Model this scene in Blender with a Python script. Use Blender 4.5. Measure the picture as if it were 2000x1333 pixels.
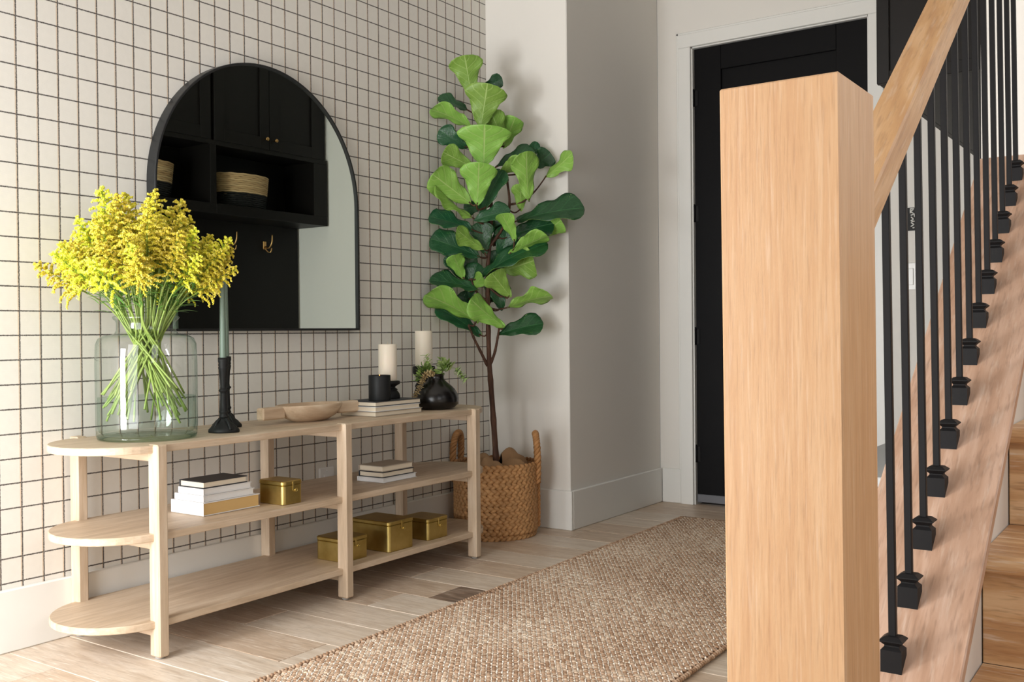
import bpy, bmesh, math, random
from mathutils import Vector, Matrix
from math import sin, cos, pi, radians, sqrt, atan2

random.seed(11)
SC = bpy.context.scene
COL = SC.collection
for o in list(bpy.data.objects):
    bpy.data.objects.remove(o)

# ------------------------------------------------------------------ camera, world, light, exposure
cam_d = bpy.data.cameras.new('camera')
cam_d.sensor_width = 36.0
cam_d.lens = 1952.314 / 2000.0 * 36.0
cam_d.clip_start = 0.02
cam = bpy.data.objects.new('camera', cam_d)
COL.objects.link(cam)
CAM_LOC = Vector((2.419824, -1.349669, 0.772833))
CAM_R, CAM_U, CAM_F = Vector((0.822806, 0.568248, -0.009215)), Vector((0.002803, 0.012157, 0.999922)), Vector((-0.568315, 0.822768, -0.008410))
M = Matrix.Identity(4)
for i in range(3):
    M[i][0], M[i][1], M[i][2], M[i][3] = CAM_R[i], CAM_U[i], -CAM_F[i], CAM_LOC[i]
cam.matrix_world = M
SC.camera = cam

world = bpy.data.worlds.new('daylight')
SC.world = world
world.use_nodes = True
bg = world.node_tree.nodes['Background']
bg.inputs['Color'].default_value = (0.93, 0.96, 1.0, 1)
bg.inputs['Strength'].default_value = 0.15

def area_light(name, loc, target, sx, sy, watts, color):
    d = bpy.data.lights.new(name, 'AREA')
    d.shape = 'RECTANGLE'
    d.size, d.size_y = sx, sy
    d.energy = watts
    d.color = color
    o = bpy.data.objects.new(name, d)
    o.location = loc
    o.rotation_euler = (Vector(target) - Vector(loc)).to_track_quat('-Z', 'Y').to_euler()
    COL.objects.link(o)
    return o

# daylight through the narrow sidelight and the glazed front door, then two added fill lamps
area_light('sidelight_daylight', (0.26, -1.53, 0.70), (0.24, 2.0, 0.55), 0.38, 1.15, 46, (0.965, 0.985, 1.0))
area_light('front_door_daylight', (1.02, -1.53, 0.85), (0.55, 2.0, 0.35), 0.80, 1.45, 28, (0.975, 0.99, 1.0))
area_light('landing_fill', (3.2, 0.85, 1.75), (1.9, -0.5, 0.7), 0.7, 0.9, 5, (1.0, 0.985, 0.97))  # added lamp filling the newel's right face; the landing has no window
area_light('stair_hall_fill', (3.25, -0.72, 1.45), (2.1, 0.3, 0.5), 0.8, 1.3, 12, (1.0, 0.985, 0.97))  # added fill with no real source, brightens risers, newel side and balusters
SC.cycles.transparent_max_bounces = 24

vs = SC.view_settings
vs.view_transform = 'Standard'
vs.look = 'None'
vs.exposure = 0.0
vs.gamma = 1.0
vs.use_curve_mapping = False

# ------------------------------------------------------------------ materials
def lin(c):
    if isinstance(c, str):
        c = c.lstrip('#')
        c = [int(c[i:i + 2], 16) / 255 for i in (0, 2, 4)]
    else:
        c = [v / 255 for v in c]
    return tuple((v / 12.92 if v <= .04045 else ((v + .055) / 1.055) ** 2.4) for v in c) + (1.0,)

class NT:
    def __init__(s, name):
        s.m = bpy.data.materials.new(name)
        s.m.use_nodes = True
        s.t = s.m.node_tree
        s.t.nodes.clear()
        s.out = s.t.nodes.new('ShaderNodeOutputMaterial')
    def n(s, typ, ins=None, **props):
        nd = s.t.nodes.new('ShaderNode' + typ)
        for k, v in props.items():
            setattr(nd, k, v)
        for k, v in (ins or {}).items():
            sock = nd.inputs[k]
            if hasattr(v, 'is_linked') or isinstance(v, bpy.types.NodeSocket):
                s.t.links.new(v, sock)
            else:
                sock.default_value = v
        return nd
    def math(s, op, a, b=0.0, c=0.0, clamp=False):
        nd = s.n('Math', {0: a, 1: b, 2: c}, operation=op)
        nd.use_clamp = clamp
        return nd.outputs[0]
    def ramp(s, fac, stops, interp='LINEAR'):
        nd = s.n('ValToRGB', {'Fac': fac})
        cr = nd.color_ramp
        cr.interpolation = interp
        while len(cr.elements) < len(stops):
            cr.elements.new(0.5)
        for e, (p, c) in zip(cr.elements, stops):
            e.position = p
            e.color = c if len(c) == 4 else (*c, 1)
        return nd.outputs['Color']
    def mix(s, fac, a, b, blend='MIX'):
        nd = s.n('Mix', None, data_type='RGBA', blend_type=blend)
        for idx, v in ((0, fac), (6, a), (7, b)):
            if isinstance(v, bpy.types.NodeSocket):
                s.t.links.new(v, nd.inputs[idx])
            else:
                nd.inputs[idx].default_value = v
        return nd.outputs[2]
    def bsdf(s, color, rough=0.5, metal=0.0, bump=None, bstr=0.2, bdist=0.002, **kw):
        ins = {'Base Color': color, 'Roughness': rough, 'Metallic': metal}
        ins.update(kw)
        if bump is not None:
            ins['Normal'] = s.n('Bump', {'Height': bump, 'Strength': bstr, 'Distance': bdist}).outputs[0]
        b = s.n('BsdfPrincipled', ins)
        s.t.links.new(b.outputs[0], s.out.inputs['Surface'])
        return s.m
    def noise(s, vec, scale, detail=4.0, rough=0.55, dist=0.0):
        return s.n('TexNoise', {'Vector': vec, 'Scale': scale, 'Detail': detail, 'Roughness': rough, 'Distortion': dist}).outputs[0]

def paint(name, col, rough=0.5, var=0.03, grain=220.0, metal=0.0, **kw):
    t = NT(name)
    p = t.n('TexCoord').outputs['Object']
    n1 = t.noise(p, 3.0, 3)
    c = t.mix(n1, tuple(v * (1 - var) for v in lin(col)[:3]) + (1,), tuple(min(1, v * (1 + var)) for v in lin(col)[:3]) + (1,))
    b = t.noise(p, grain, 2)
    return t.bsdf(c, rough, metal, b, 0.08, 0.001, **kw)

def wood(name, dark, mid, light, axis, cross=1.0, contrast=1.0, rough=0.5, pore=0.25, bump=0.12, figure=0.2, pitch=0.0, white=0.0):
    """grain runs along the given axis ('x', 'y', 'z', optionally pitched about x); every object gets its own offset"""
    t = NT(name)
    p = t.n('TexCoord').outputs['Object']
    r = t.n('ObjectInfo').outputs['Random']
    off = t.n('CombineXYZ', {0: t.math('MULTIPLY', r, 7.3), 1: t.math('MULTIPLY', r, 5.1), 2: t.math('MULTIPLY', r, 9.7)}).outputs[0]
    if pitch:
        p = t.n('Mapping', {'Vector': p, 'Rotation': (-pitch, 0, 0)}).outputs[0]
    p = t.n('VectorMath', {0: p, 1: off}, operation='ADD').outputs[0]
    a = 'xyz'.index(axis)
    def mp(c, l):
        sc = [c * cross] * 3
        sc[a] = l
        return t.n('Mapping', {'Vector': p, 'Scale': sc}).outputs[0]
    warp = t.noise(mp(9.0, 0.9), 1.0, 3)
    fine = t.noise(mp(170.0, 7.0), 1.0, 5, 0.65)
    med = t.noise(mp(60.0, 2.2), 1.0, 4, 0.55, 0.4)
    broad = t.noise(mp(12.0, 0.8), 1.0, 2)
    rings = t.math('SINE', t.math('ADD', t.math('MULTIPLY', warp, 70.0), t.math('MULTIPLY', med, 6.0)))
    rings = t.math('MULTIPLY_ADD', rings, 0.5, 0.5)
    pores = t.noise(mp(420.0, 26.0), 1.0, 2, 0.5)
    v = t.math('ADD', t.math('MULTIPLY', fine, 0.45), t.math('ADD', t.math('MULTIPLY', med, 0.35 - figure * .5), t.math('ADD', t.math('MULTIPLY', rings, figure), t.math('MULTIPLY', broad, 0.2 - figure * .5))))
    k = 0.16 / contrast
    col = t.ramp(v, [(0.5 - k, lin(dark)), (0.5, lin(mid)), (0.5 + k, lin(light))])
    pm = t.math('MULTIPLY', t.math('SUBTRACT', 0.47, pores, clamp=True), 6.0 * pore, clamp=True)
    col = t.mix(pm, col, tuple(q * 0.6 for q in lin(dark)[:3]) + (1,))
    if white:
        wm = t.math('MULTIPLY', t.math('SUBTRACT', t.noise(mp(300.0, 16.0), 1.0, 3), 0.56, clamp=True), 9.0 * white, clamp=True)
        col = t.mix(wm, col, lin('#efe6da'))
    h = t.math('ADD', fine, t.math('MULTIPLY', pores, 0.6))
    return t.bsdf(col, rough, 0.0, h, bump, 0.002)

MAT = {}
MAT['wall'] = paint('wall_paint', '#e9e5de', 0.65, 0.015)
MAT['trim'] = paint('trim_paint', '#ecebe6', 0.38, 0.01)
MAT['ceiling'] = paint('ceiling_paint', '#efece6', 0.8, 0.01)
MAT['plastic'] = paint('white_plastic', '#f2f1ee', 0.3, 0.01)
MAT['black_paint'] = paint('black_cabinet_paint', '#13100e', 0.48, 0.08, **{'Specular IOR Level': 0.22})
MAT['door_black'] = paint('black_door_paint', '#080709', 0.5, 0.08, **{'Specular IOR Level': 0.15})
MAT['black_metal'] = paint('black_iron', '#171617', 0.5, 0.08, 500.0, **{'Specular IOR Level': 0.2})
MAT['black_frame'] = paint('black_mirror_frame', '#1c1d1e', 0.42, 0.06, 300.0)
MAT['black_resin'] = paint('matte_black_resin', '#1b1b1b', 0.55, 0.1, 300.0, **{'Specular IOR Level': 0.3})
MAT['black_jar'] = paint('matte_black_jar', '#191a1b', 0.5, 0.05, 300.0, **{'Specular IOR Level': 0.3})
MAT['black_ceramic'] = paint('satin_black_ceramic', '#0f0c0b', 0.27, 0.1, 60.0)
MAT['grey_seal'] = paint('grey_door_seal', '#6a6b70', 0.5, 0.05)
MAT['rubber'] = paint('grey_glide', '#8e8a84', 0.5, 0.05)
MAT['steel'] = paint('steel_rod', '#b9b7b0', 0.3, 0.02, 200.0, 1.0)
MAT['gold_knob'] = paint('aged_brass', '#c39a63', 0.3, 0.03, 200.0, 1.0)
MAT['wick'] = paint('wick', '#d8cbb0', 0.9, 0.05)
MAT['taper_wax'] = paint('sage_taper_wax', '#6f8072', 0.42, 0.03, 80.0)
MAT['wax'] = paint('cream_wax', '#f5ead8', 0.45, 0.02, 80.0, **{'Subsurface Weight': 0.15, 'Subsurface Radius': (0.02, 0.012, 0.006)})
MAT['page'] = paint('book_pages', '#e9dcc6', 0.8, 0.03)
MAT['page_tan'] = paint('tan_book_pages', '#d9b478', 0.8, 0.03)
MAT['book_white'] = paint('white_book_cover', '#eeedec', 0.5, 0.01)
MAT['book_dark'] = paint('charcoal_book_cover', '#33353a', 0.6, 0.04)
MAT['book_grey'] = paint('greige_book_cover', '#b5a999', 0.6, 0.03)
MAT['burlap'] = paint('burlap', '#9c7a58', 0.95, 0.15, 900.0)
MAT['soil'] = paint('soil', '#3a2a1e', 0.95, 0.2)

def wallpaper():
    t = NT('grid_wallpaper')
    pos = t.n('NewGeometry').outputs['Position']
    s = t.n('SeparateXYZ', {0: pos})
    y, z = s.outputs[1], s.outputs[2]
    fuzz = t.noise(pos, 380.0, 2)
    wob = t.math('MULTIPLY', t.math('SUBTRACT', t.noise(pos, 160.0, 2), 0.5), 0.0016)
    def dist(c, period, off):
        u = t.math('ADD', t.math('SUBTRACT', c, off), wob)
        return t.math('SUBTRACT', t.math('MODULO', t.math('ADD', t.math('ADD', u, period * 200.5), 0.0), period), period * .5)
    dy = dist(y, 0.0555, 0.0)
    dz = dist(z, 0.0610611, 1.5710)
    w = t.math('MULTIPLY_ADD', fuzz, 0.0017, 0.0010)
    def line(d, wid):
        return t.math('SUBTRACT', 1.0, t.n('MapRange', {0: t.math('ABSOLUTE', d), 1: t.math('MULTIPLY', wid, 0.6), 2: t.math('MULTIPLY', wid, 1.25)}).outputs[0])
    ly, lz = line(dy, w), line(dz, w)
    tan = t.math('SUBTRACT', 1.0, t.n('MapRange', {0: t.math('ABSOLUTE', t.math('ADD', dy, 0.0030)), 1: 0.0008, 2: 0.0022}).outputs[0])
    mott = t.noise(pos, 60.0, 4)
    weave = t.n('TexWave', {'Vector': pos, 'Scale': 120.0, 'Distortion': 1.5}, bands_direction='Z').outputs[1]
    base = t.mix(mott, lin('#e1ddd5'), lin('#e9e5dd'))
    base = t.mix(t.math('MULTIPLY', tan, 0.5), base, lin('#cfa877'))
    dk = t.math('MULTIPLY', t.math('MAXIMUM', ly, lz), t.math('MULTIPLY_ADD', fuzz, 0.9, 0.45, clamp=True), clamp=True)
    base = t.mix(dk, base, lin('#2f2724'))
    return t.bsdf(base, 0.75, 0, t.math('ADD', fuzz, t.math('MULTIPLY', weave, .4)), 0.12, 0.001)
MAT['wallpaper'] = wallpaper()

# washed console wood, oak post and rail, stair treads, floor planks
for ax in 'xyz':
    MAT['console_' + ax] = wood('washed_wood_' + ax, '#b19a80', '#cab399', '#dccab4', ax, 0.55, 0.8, 0.5, 0.12, 0.1, 0.08)
    MAT['oak_' + ax] = wood('white_oak_' + ax, '#ba8c64', '#c89e75', '#d5b28d', ax, 1.25, 0.7, 0.42, 0.25, 0.1, 0.06, 0, 0.08)
    MAT['step_' + ax] = wood('stair_oak_' + ax, '#bb8c60', '#d2a779', '#e2bf96', ax, 0.5, 1.1, 0.42, 0.4, 0.12, 0.22, 0, 0.3)
    MAT['bowl_' + ax] = wood('bleached_wood_' + ax, '#b8997c', '#d0b699', '#e2cfb6', ax, 0.4, 0.8, 0.6, 0.1)
PITCH = math.atan(.7166)
MAT['rail_oak'] = wood('rail_oak', '#b08053', '#c29463', '#d0a77c', 'y', 0.6, 0.9, 0.42, 0.3, 0.1, 0.14, PITCH, 0.1)
MAT['cap_oak'] = wood('cap_oak', '#ab856c', '#bd987f', '#cdab95', 'y', 0.5, 0.9, 0.45, 0.35, 0.1, 0.14, PITCH, 0.12)
PLANK = [wood('floor_plank_light', '#bea994', '#d5c4b1', '#e4d7c8', 'x', 0.55, 0.8, 0.42, 0.3, 0.12, 0.1, 0, 0.45),
         wood('floor_plank_warm', '#b39a83', '#cbb49d', '#dccab6', 'x', 0.55, 0.85, 0.42, 0.3, 0.12, 0.1, 0, 0.45),
         wood('floor_plank_tan', '#a58f7b', '#bfa894', '#d3c1ae', 'x', 0.55, 0.85, 0.42, 0.3, 0.12, 0.1, 0, 0.45),
         wood('floor_plank_dark', '#685548', '#836d5d', '#9c8775', 'x', 0.5, 1.1, 0.45, 0.5, 0.12, 0.2, 0, 0.2)]

def mirror_mat():
    t = NT('mirror_silver')
    p = t.n('TexCoord').outputs['Object']
    r = t.math('MULTIPLY', t.noise(p, 40.0, 2), 0.012)
    return t.bsdf((0.76, 0.84, 0.78, 1), r, 1.0)
MAT['mirror'] = mirror_mat()

def clear(name, tint, edge, spec=1.0, wav=0.15):
    """thin clear glass: transmits with a tint that deepens towards grazing angles, plus a mirror reflection"""
    t = NT(name)
    p = t.n('TexCoord').outputs['Object']
    bump = t.n('Bump', {'Height': t.noise(p, 14.0, 2), 'Strength': wav, 'Distance': 0.004}).outputs[0]
    lw = t.n('LayerWeight', {'Blend': 0.5, 'Normal': bump})
    c = t.mix(t.math('POWER', lw.outputs['Facing'], 3.0), lin(tint), lin(edge))
    tr = t.n('BsdfTransparent', {'Color': c})
    gl = t.n('BsdfGlossy', {'Color': (1, 1, 1, 1), 'Roughness': 0.03, 'Normal': bump})
    fr = t.math('MULTIPLY_ADD', t.math('POWER', lw.outputs['Facing'], 5.0), 0.7, 0.045)
    mx = t.n('MixShader', {0: t.math('MULTIPLY', fr, spec), 1: tr.outputs[0], 2: gl.outputs[0]})
    t.t.links.new(mx.outputs[0], t.out.inputs['Surface'])
    return t.m
MAT['glass'] = clear('vase_glass', '#fcfdfc', '#b3c8be')
MAT['glass_base'] = clear('vase_glass_base', '#dde9e3', '#b4c8be', 0.8, 0.5)
MAT['water'] = clear('water', '#f0f6f3', '#dde9e3', 0.4, 0.05)
MAT['pane'] = clear('window_pane', '#fafcfb', '#dfe8e4', 0.8, 0.02)

def brass():
    t = NT('brushed_brass')
    p = t.n('TexCoord').outputs['Object']
    n1 = t.noise(p, 18.0, 3)
    n2 = t.noise(t.n('Mapping', {'Vector': p, 'Scale': (60, 60, 900)}).outputs[0], 1.0, 2)
    c = t.ramp(n1, [(0.3, lin('#b39c58')), (0.7, lin('#cdb774'))])
    return t.bsdf(c, t.math('MULTIPLY_ADD', n1, 0.12, 0.3), 1.0, n2, 0.05, 0.0005)
MAT['brass'] = brass()
MAT['brass_pale'] = paint('pale_brass', '#d9c274', 0.25, 0.02, 100.0, 1.0)

def leafmat(name, base, vein, edge, rough, freq):
    t = NT(name)
    uv = t.n('UVMap').outputs[0]
    s = t.n('SeparateXYZ', {0: uv})
    u = t.math('ABSOLUTE', t.math('SUBTRACT', s.outputs[0], 0.5))
    v = s.outputs[1]
    mid = t.math('SUBTRACT', 1.0, t.n('MapRange', {0: u, 1: 0.006, 2: 0.026}).outputs[0])
    ph = t.math('SUBTRACT', t.math('MULTIPLY', v, freq), t.math('MULTIPLY', u, freq * 0.62))
    sd = t.math('ABSOLUTE', t.math('SUBTRACT', t.math('FRACT', ph), 0.5))
    side = t.math('SUBTRACT', 1.0, t.n('MapRange', {0: sd, 1: 0.02, 2: 0.11}).outputs[0])
    vn = t.math('MAXIMUM', mid, t.math('MULTIPLY', side, 0.45))
    p = t.n('TexCoord').outputs['Object']
    r = t.n('ObjectInfo').outputs['Random']
    b = t.mix(t.noise(p, 6.0, 3), lin(base), lin(edge))
    b = t.n('HueSaturation', {'Color': b, 'Hue': t.math('MULTIPLY_ADD', r, 0.02, 0.49), 'Value': t.math('MULTIPLY_ADD', r, 0.4, 0.78)}).outputs[0]
    c = t.mix(vn, b, lin(vein))
    return t.bsdf(c, rough, 0, t.math('ADD', t.math('MULTIPLY', vn, -0.6), t.noise(p, 14.0, 2)), 0.35, 0.004)
MAT['leaf_top'] = leafmat('ficus_leaf_upper', '#1a4a2c', '#356a3c', '#2a6038', 0.36, 5.5)
MAT['leaf_under'] = leafmat('ficus_leaf_lower', '#7fae48', '#aecb78', '#93bf55', 0.45, 5.5)

def attr_mat(name, stops, rough=0.8, hue=0.0, green=0.0):
    t = NT(name)
    a = t.n('Attribute', None, attribute_name='tone').outputs['Fac']
    c = t.ramp(a, stops)
    r = t.n('ObjectInfo').outputs['Random']
    c = t.n('HueSaturation', {'Color': c, 'Hue': t.math('MULTIPLY_ADD', r, hue + green, 0.5 - hue / 2 - green * 0.15), 'Value': t.math('MULTIPLY_ADD', r, 0.24, 0.88)}).outputs[0]
    p = t.n('TexCoord').outputs['Object']
    return t.bsdf(c, rough, 0, t.noise(p, 700.0, 2), 0.3, 0.001)
MAT['floret'] = attr_mat('goldenrod_florets', [(0.0, lin('#86a238')), (0.3, lin('#c6bd33')), (0.62, lin('#e8d136')), (1.0, lin('#f6e878'))], 0.7, 0.0, 0.05)
MAT['jute'] = attr_mat('jute_loops', [(0.0, lin('#6b4f3b')), (0.25, lin('#9c7a5e')), (0.52, lin('#b99a80')), (0.76, lin('#d2bba3')), (1.0, lin('#f2e9dc'))], 0.95)
MAT['weave'] = attr_mat('water_hyacinth', [(0.0, lin('#8a5e37')), (0.5, lin('#b98653')), (1.0, lin('#d3a673'))], 0.7)
MAT['seagrass'] = attr_mat('seagrass', [(0.0, lin('#8a6c45')), (0.5, lin('#b6966a')), (1.0, lin('#d9bd90'))], 0.85)
MAT['sprig'] = attr_mat('sprig_leaf', [(0.0, lin('#5f8232')), (0.5, lin('#9cba60')), (1.0, lin('#d5deb0'))], 0.6)
MAT['dried'] = attr_mat('dried_catkin', [(0.0, lin('#93794f')), (0.5, lin('#c2aa78')), (1.0, lin('#e0cd9f'))], 0.9)
MAT['bench_top'] = paint('pale_grey_bench_top', '#c3c6c8', 0.4, 0.02)
MAT['stem'] = paint('green_stem', '#8fa552', 0.5, 0.12, 90.0)
MAT['stem_leaf'] = paint('green_blade', '#5f8f3c', 0.5, 0.12, 90.0)
MAT['twig'] = paint('brown_twig', '#4b3626', 0.8, 0.15, 90.0)

def bark():
    t = NT('ficus_bark')
    p = t.n('TexCoord').outputs['Object']
    n1 = t.noise(t.n('Mapping', {'Vector': p, 'Scale': (90, 90, 14)}).outputs[0], 1.0, 4)
    c = t.ramp(n1, [(0.3, lin('#3b2419')), (0.6, lin('#5a3a28')), (0.8, lin('#866550'))])
    return t.bsdf(c, 0.7, 0, n1, 0.4, 0.004)
MAT['bark'] = bark()

def emit(name, col, k):
    t = NT(name)
    e = t.n('Emission', {'Color': lin(col), 'Strength': k})
    t.t.links.new(e.outputs[0], t.out.inputs['Surface'])
    return t.m
MAT['flame'] = emit('candle_flame', '#ff9a3c', 14.0)

# ------------------------------------------------------------------ mesh helpers
class MB:
    def __init__(s):
        s.v, s.f, s.sm, s.mi, s.tone = [], [], [], [], []
    def add(s, verts, faces, smooth=False, mi=0, tone=None):
        b = len(s.v)
        s.v += [tuple(p) for p in verts]
        s.f += [tuple(b + i for i in f) for f in faces]
        s.sm += [smooth] * len(faces)
        s.mi += [mi] * len(faces)
        if tone is not None or s.tone:
            s.tone += [0.5] * (b - len(s.tone)) + [tone if tone is not None else 0.5] * len(verts)
        return s
    def box(s, x0, x1, y0, y1, z0, z1, c=0.0, mi=0, mtx=None):
        c = min(c, (x1 - x0) * .45, (y1 - y0) * .45, (z1 - z0) * .45)
        if c <= 0:
            P = [(x, y, z) for x in (x0, x1) for y in (y0, y1) for z in (z0, z1)]
            F = [(0, 1, 3, 2), (4, 6, 7, 5), (0, 4, 5, 1), (2, 3, 7, 6), (0, 2, 6, 4), (1, 5, 7, 3)]
        else:
            X, Y, Z = ((x0, x1), (y0, y1), (z0, z1))
            P, idx = [], {}
            for i in (0, 1):
                for j in (0, 1):
                    for k in (0, 1):
                        sx, sy, sz = (1 if i == 0 else -1), (1 if j == 0 else -1), (1 if k == 0 else -1)
                        for a in range(3):
                            q = [X[i], Y[j], Z[k]]
                            for ax, sg in ((0, sx), (1, sy), (2, sz)):
                                if ax != a:
                                    q[ax] += sg * c
                            idx[(i, j, k, a)] = len(P)
                            P.append(tuple(q))
            F = []
            g = lambda i, j, k, a: idx[(i, j, k, a)]
            for i in (0, 1):
                F.append((g(i, 0, 0, 0), g(i, 1, 0, 0), g(i, 1, 1, 0), g(i, 0, 1, 0)))
                F.append((g(0, i, 0, 1), g(0, i, 1, 1), g(1, i, 1, 1), g(1, i, 0, 1)))
                F.append((g(0, 0, i, 2), g(1, 0, i, 2), g(1, 1, i, 2), g(0, 1, i, 2)))
            for i in (0, 1):
                for j in (0, 1):
                    F.append((g(i, j, 0, 0), g(i, j, 1, 0), g(i, j, 1, 1), g(i, j, 0, 1)))
                    F.append((g(i, 0, j, 0), g(i, 1, j, 0), g(i, 1, j, 2), g(i, 0, j, 2)))
                    F.append((g(0, i, j, 1), g(1, i, j, 1), g(1, i, j, 2), g(0, i, j, 2)))
                    for k in (0, 1):
                        F.append((g(i, j, k, 0), g(i, j, k, 1), g(i, j, k, 2)))
            ctr = Vector(((x0 + x1) / 2, (y0 + y1) / 2, (z0 + z1) / 2))
            F2 = []
            for f in F:
                a, b_, c_ = [Vector(P[q]) for q in f[:3]]
                nrm = (b_ - a).cross(c_ - a)
                m = sum((Vector(P[q]) for q in f), Vector()) / len(f)
                F2.append(f if nrm.dot(m - ctr) > 0 else tuple(reversed(f)))
            F = F2
        if mtx is not None:
            P = [mtx @ Vector(q) for q in P]
        return s.add(P, F, False, mi)
    def lathe(s, prof, cx=0, cy=0, seg=32, sx=1.0, sy=1.0, mi=0, rot=0.0, smooth=True, cap=True, mtx=None, tone=None, wob=None):
        n = len(prof)
        P = []
        for (r, z) in prof:
            for k in range(seg):
                a = 2 * pi * k / seg
                rr = r * (wob(a, z) if wob else 1.0)
                x, y = rr * cos(a) * sx, rr * sin(a) * sy
                P.append((cx + x * cos(rot) - y * sin(rot), cy + x * sin(rot) + y * cos(rot), z))
        F = []
        for i in range(n - 1):
            for k in range(seg):
                k2 = (k + 1) % seg
                F.append((i * seg + k, i * seg + k2, (i + 1) * seg + k2, (i + 1) * seg + k))
        if cap:
            F.append(tuple(reversed(range(seg))))
            F.append(tuple((n - 1) * seg + k for k in range(seg)))
        if mtx is not None:
            P = [mtx @ Vector(q) for q in P]
        return s.add(P, F, smooth, mi, tone)
    def tube(s, pts, rad, seg=8, mi=0, tone=None, smooth=True, flat=1.0):
        pts = [Vector(p) for p in pts]
        n = len(pts)
        if not isinstance(rad, (list, tuple)):
            rad = [rad] * n
        P = []
        up = Vector((0, 0, 1))
        prev = None
        for i, p in enumerate(pts):
            d = (pts[min(i + 1, n - 1)] - pts[max(i - 1, 0)]).normalized()
            if prev is None:
                ref = up if abs(d.dot(up)) < .92 else Vector((1, 0, 0))
                a = d.cross(ref).normalized()
            else:
                a = (prev - d * prev.dot(d)).normalized()
            prev = a
            b = d.cross(a)
            for k in range(seg):
                t = 2 * pi * k / seg
                P.append(p + (a * cos(t) + b * sin(t) * flat) * rad[i])
        F = []
        for i in range(n - 1):
            for k in range(seg):
                k2 = (k + 1) % seg
                F.append((i * seg + k, i * seg + k2, (i + 1) * seg + k2, (i + 1) * seg + k))
        F.append(tuple(reversed(range(seg))))
        F.append(tuple((n - 1) * seg + k for k in range(seg)))
        return s.add(P, F, smooth, mi, tone)
    def prism(s, poly, z0, z1, c=0.0, mi=0, smooth=False):
        """closed xy outline (counter-clockwise) extruded in z with a small chamfer"""
        n = len(poly)
        ctr = (sum(p[0] for p in poly) / n, sum(p[1] for p in poly) / n)
        def inset(k):
            out = []
            for i in range(n):
                x, y = poly[i]
                ax, ay = poly[i - 1]; bx, by = poly[(i + 1) % n]
                tx, ty = bx - ax, by - ay
                l = sqrt(tx * tx + ty * ty) or 1
                out.append((x - ty / l * k, y + tx / l * k))
            return out
        rings = [(inset(c), z0), (poly, z0 + c), (poly, z1 - c), (inset(c), z1)] if c > 0 else [(poly, z0), (poly, z1)]
        P, F = [], []
        for ring, z in rings:
            P += [(x, y, z) for x, y in ring]
        for i in range(len(rings) - 1):
            for k in range(n):
                k2 = (k + 1) % n
                F.append((i * n + k, i * n + k2, (i + 1) * n + k2, (i + 1) * n + k))
        F.append(tuple(reversed(range(n))))
        F.append(tuple((len(rings) - 1) * n + k for k in range(n)))
        return s.add(P, F, smooth, mi)
    def mesh(s, name, mats, origin=(0, 0, 0)):
        o = Vector(origin)
        me = bpy.data.meshes.new(name)
        me.from_pydata([tuple(Vector(p) - o) for p in s.v], [], s.f)
        for p, sm, mi in zip(me.polygons, s.sm, s.mi):
            p.use_smooth = sm
            p.material_index = mi
        for m in (mats if isinstance(mats, (list, tuple)) else [mats]):
            me.materials.append(MAT[m] if isinstance(m, str) else m)
        if s.tone:
            at = me.attributes.new('tone', 'FLOAT', 'POINT')
            at.data.foreach_set('value', s.tone + [0.5] * (len(s.v) - len(s.tone)))
        me.validate()
        me.update()
        return me
    def build(s, name, mats, parent=None, origin=None):
        """mesh given in world coordinates -> one object (a part when it has a parent)"""
        base = world_loc(parent) if parent else Vector(origin or (0, 0, 0))
        ob = bpy.data.objects.new(name, s.mesh(name, mats, base))
        COL.objects.link(ob)
        if parent:
            ob.parent = parent
        else:
            ob.location = base
        return ob

def world_loc(o):
    v = Vector()
    while o:
        v += Vector(o.location)
        o = o.parent
    return v

def inst(name, me, mtx, parent=None):
    """shared mesh placed by a world matrix"""
    ob = bpy.data.objects.new(name, me)
    COL.objects.link(ob)
    if parent:
        ob.parent = parent
        mtx = Matrix.Translation(-world_loc(parent)) @ mtx
    ob.matrix_basis = mtx
    return ob

def tag(o, label=None, cat=None, group=None, kind=None):
    for k, v in (('label', label), ('category', cat), ('group', group), ('kind', kind)):
        if v:
            o[k] = v
    return o

def thing(name, label, cat, loc, group=None):
    o = bpy.data.objects.new(name, None)
    o.empty_display_size = 0.05
    COL.objects.link(o)
    o.location = loc
    return tag(o, label, cat, group)

def frame(origin, xa, ya, za):
    m = Matrix.Identity(4)
    for i in range(3):
        m[i][0], m[i][1], m[i][2], m[i][3] = xa[i], ya[i], za[i], origin[i]
    return m

def smooth_path(pts, n=6):
    pts = [Vector(p) for p in pts]
    out = []
    for i in range(len(pts) - 1):
        p0, p1, p2, p3 = pts[max(i - 1, 0)], pts[i], pts[i + 1], pts[min(i + 2, len(pts) - 1)]
        for k in range(n):
            t = k / n
            out.append(0.5 * ((2 * p1) + (p2 - p0) * t + (2 * p0 - 5 * p1 + 4 * p2 - p3) * t * t + (3 * p1 - p0 - 3 * p2 + p3) * t ** 3))
    out.append(pts[-1])
    return out

# ------------------------------------------------------------------ setting
def struct(name, mb, mat, parent=None, label=None):
    o = mb.build(name, mat, parent)
    if not parent:
        o['kind'] = 'structure'
    if label:
        o['label'] = label
    return o

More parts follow.
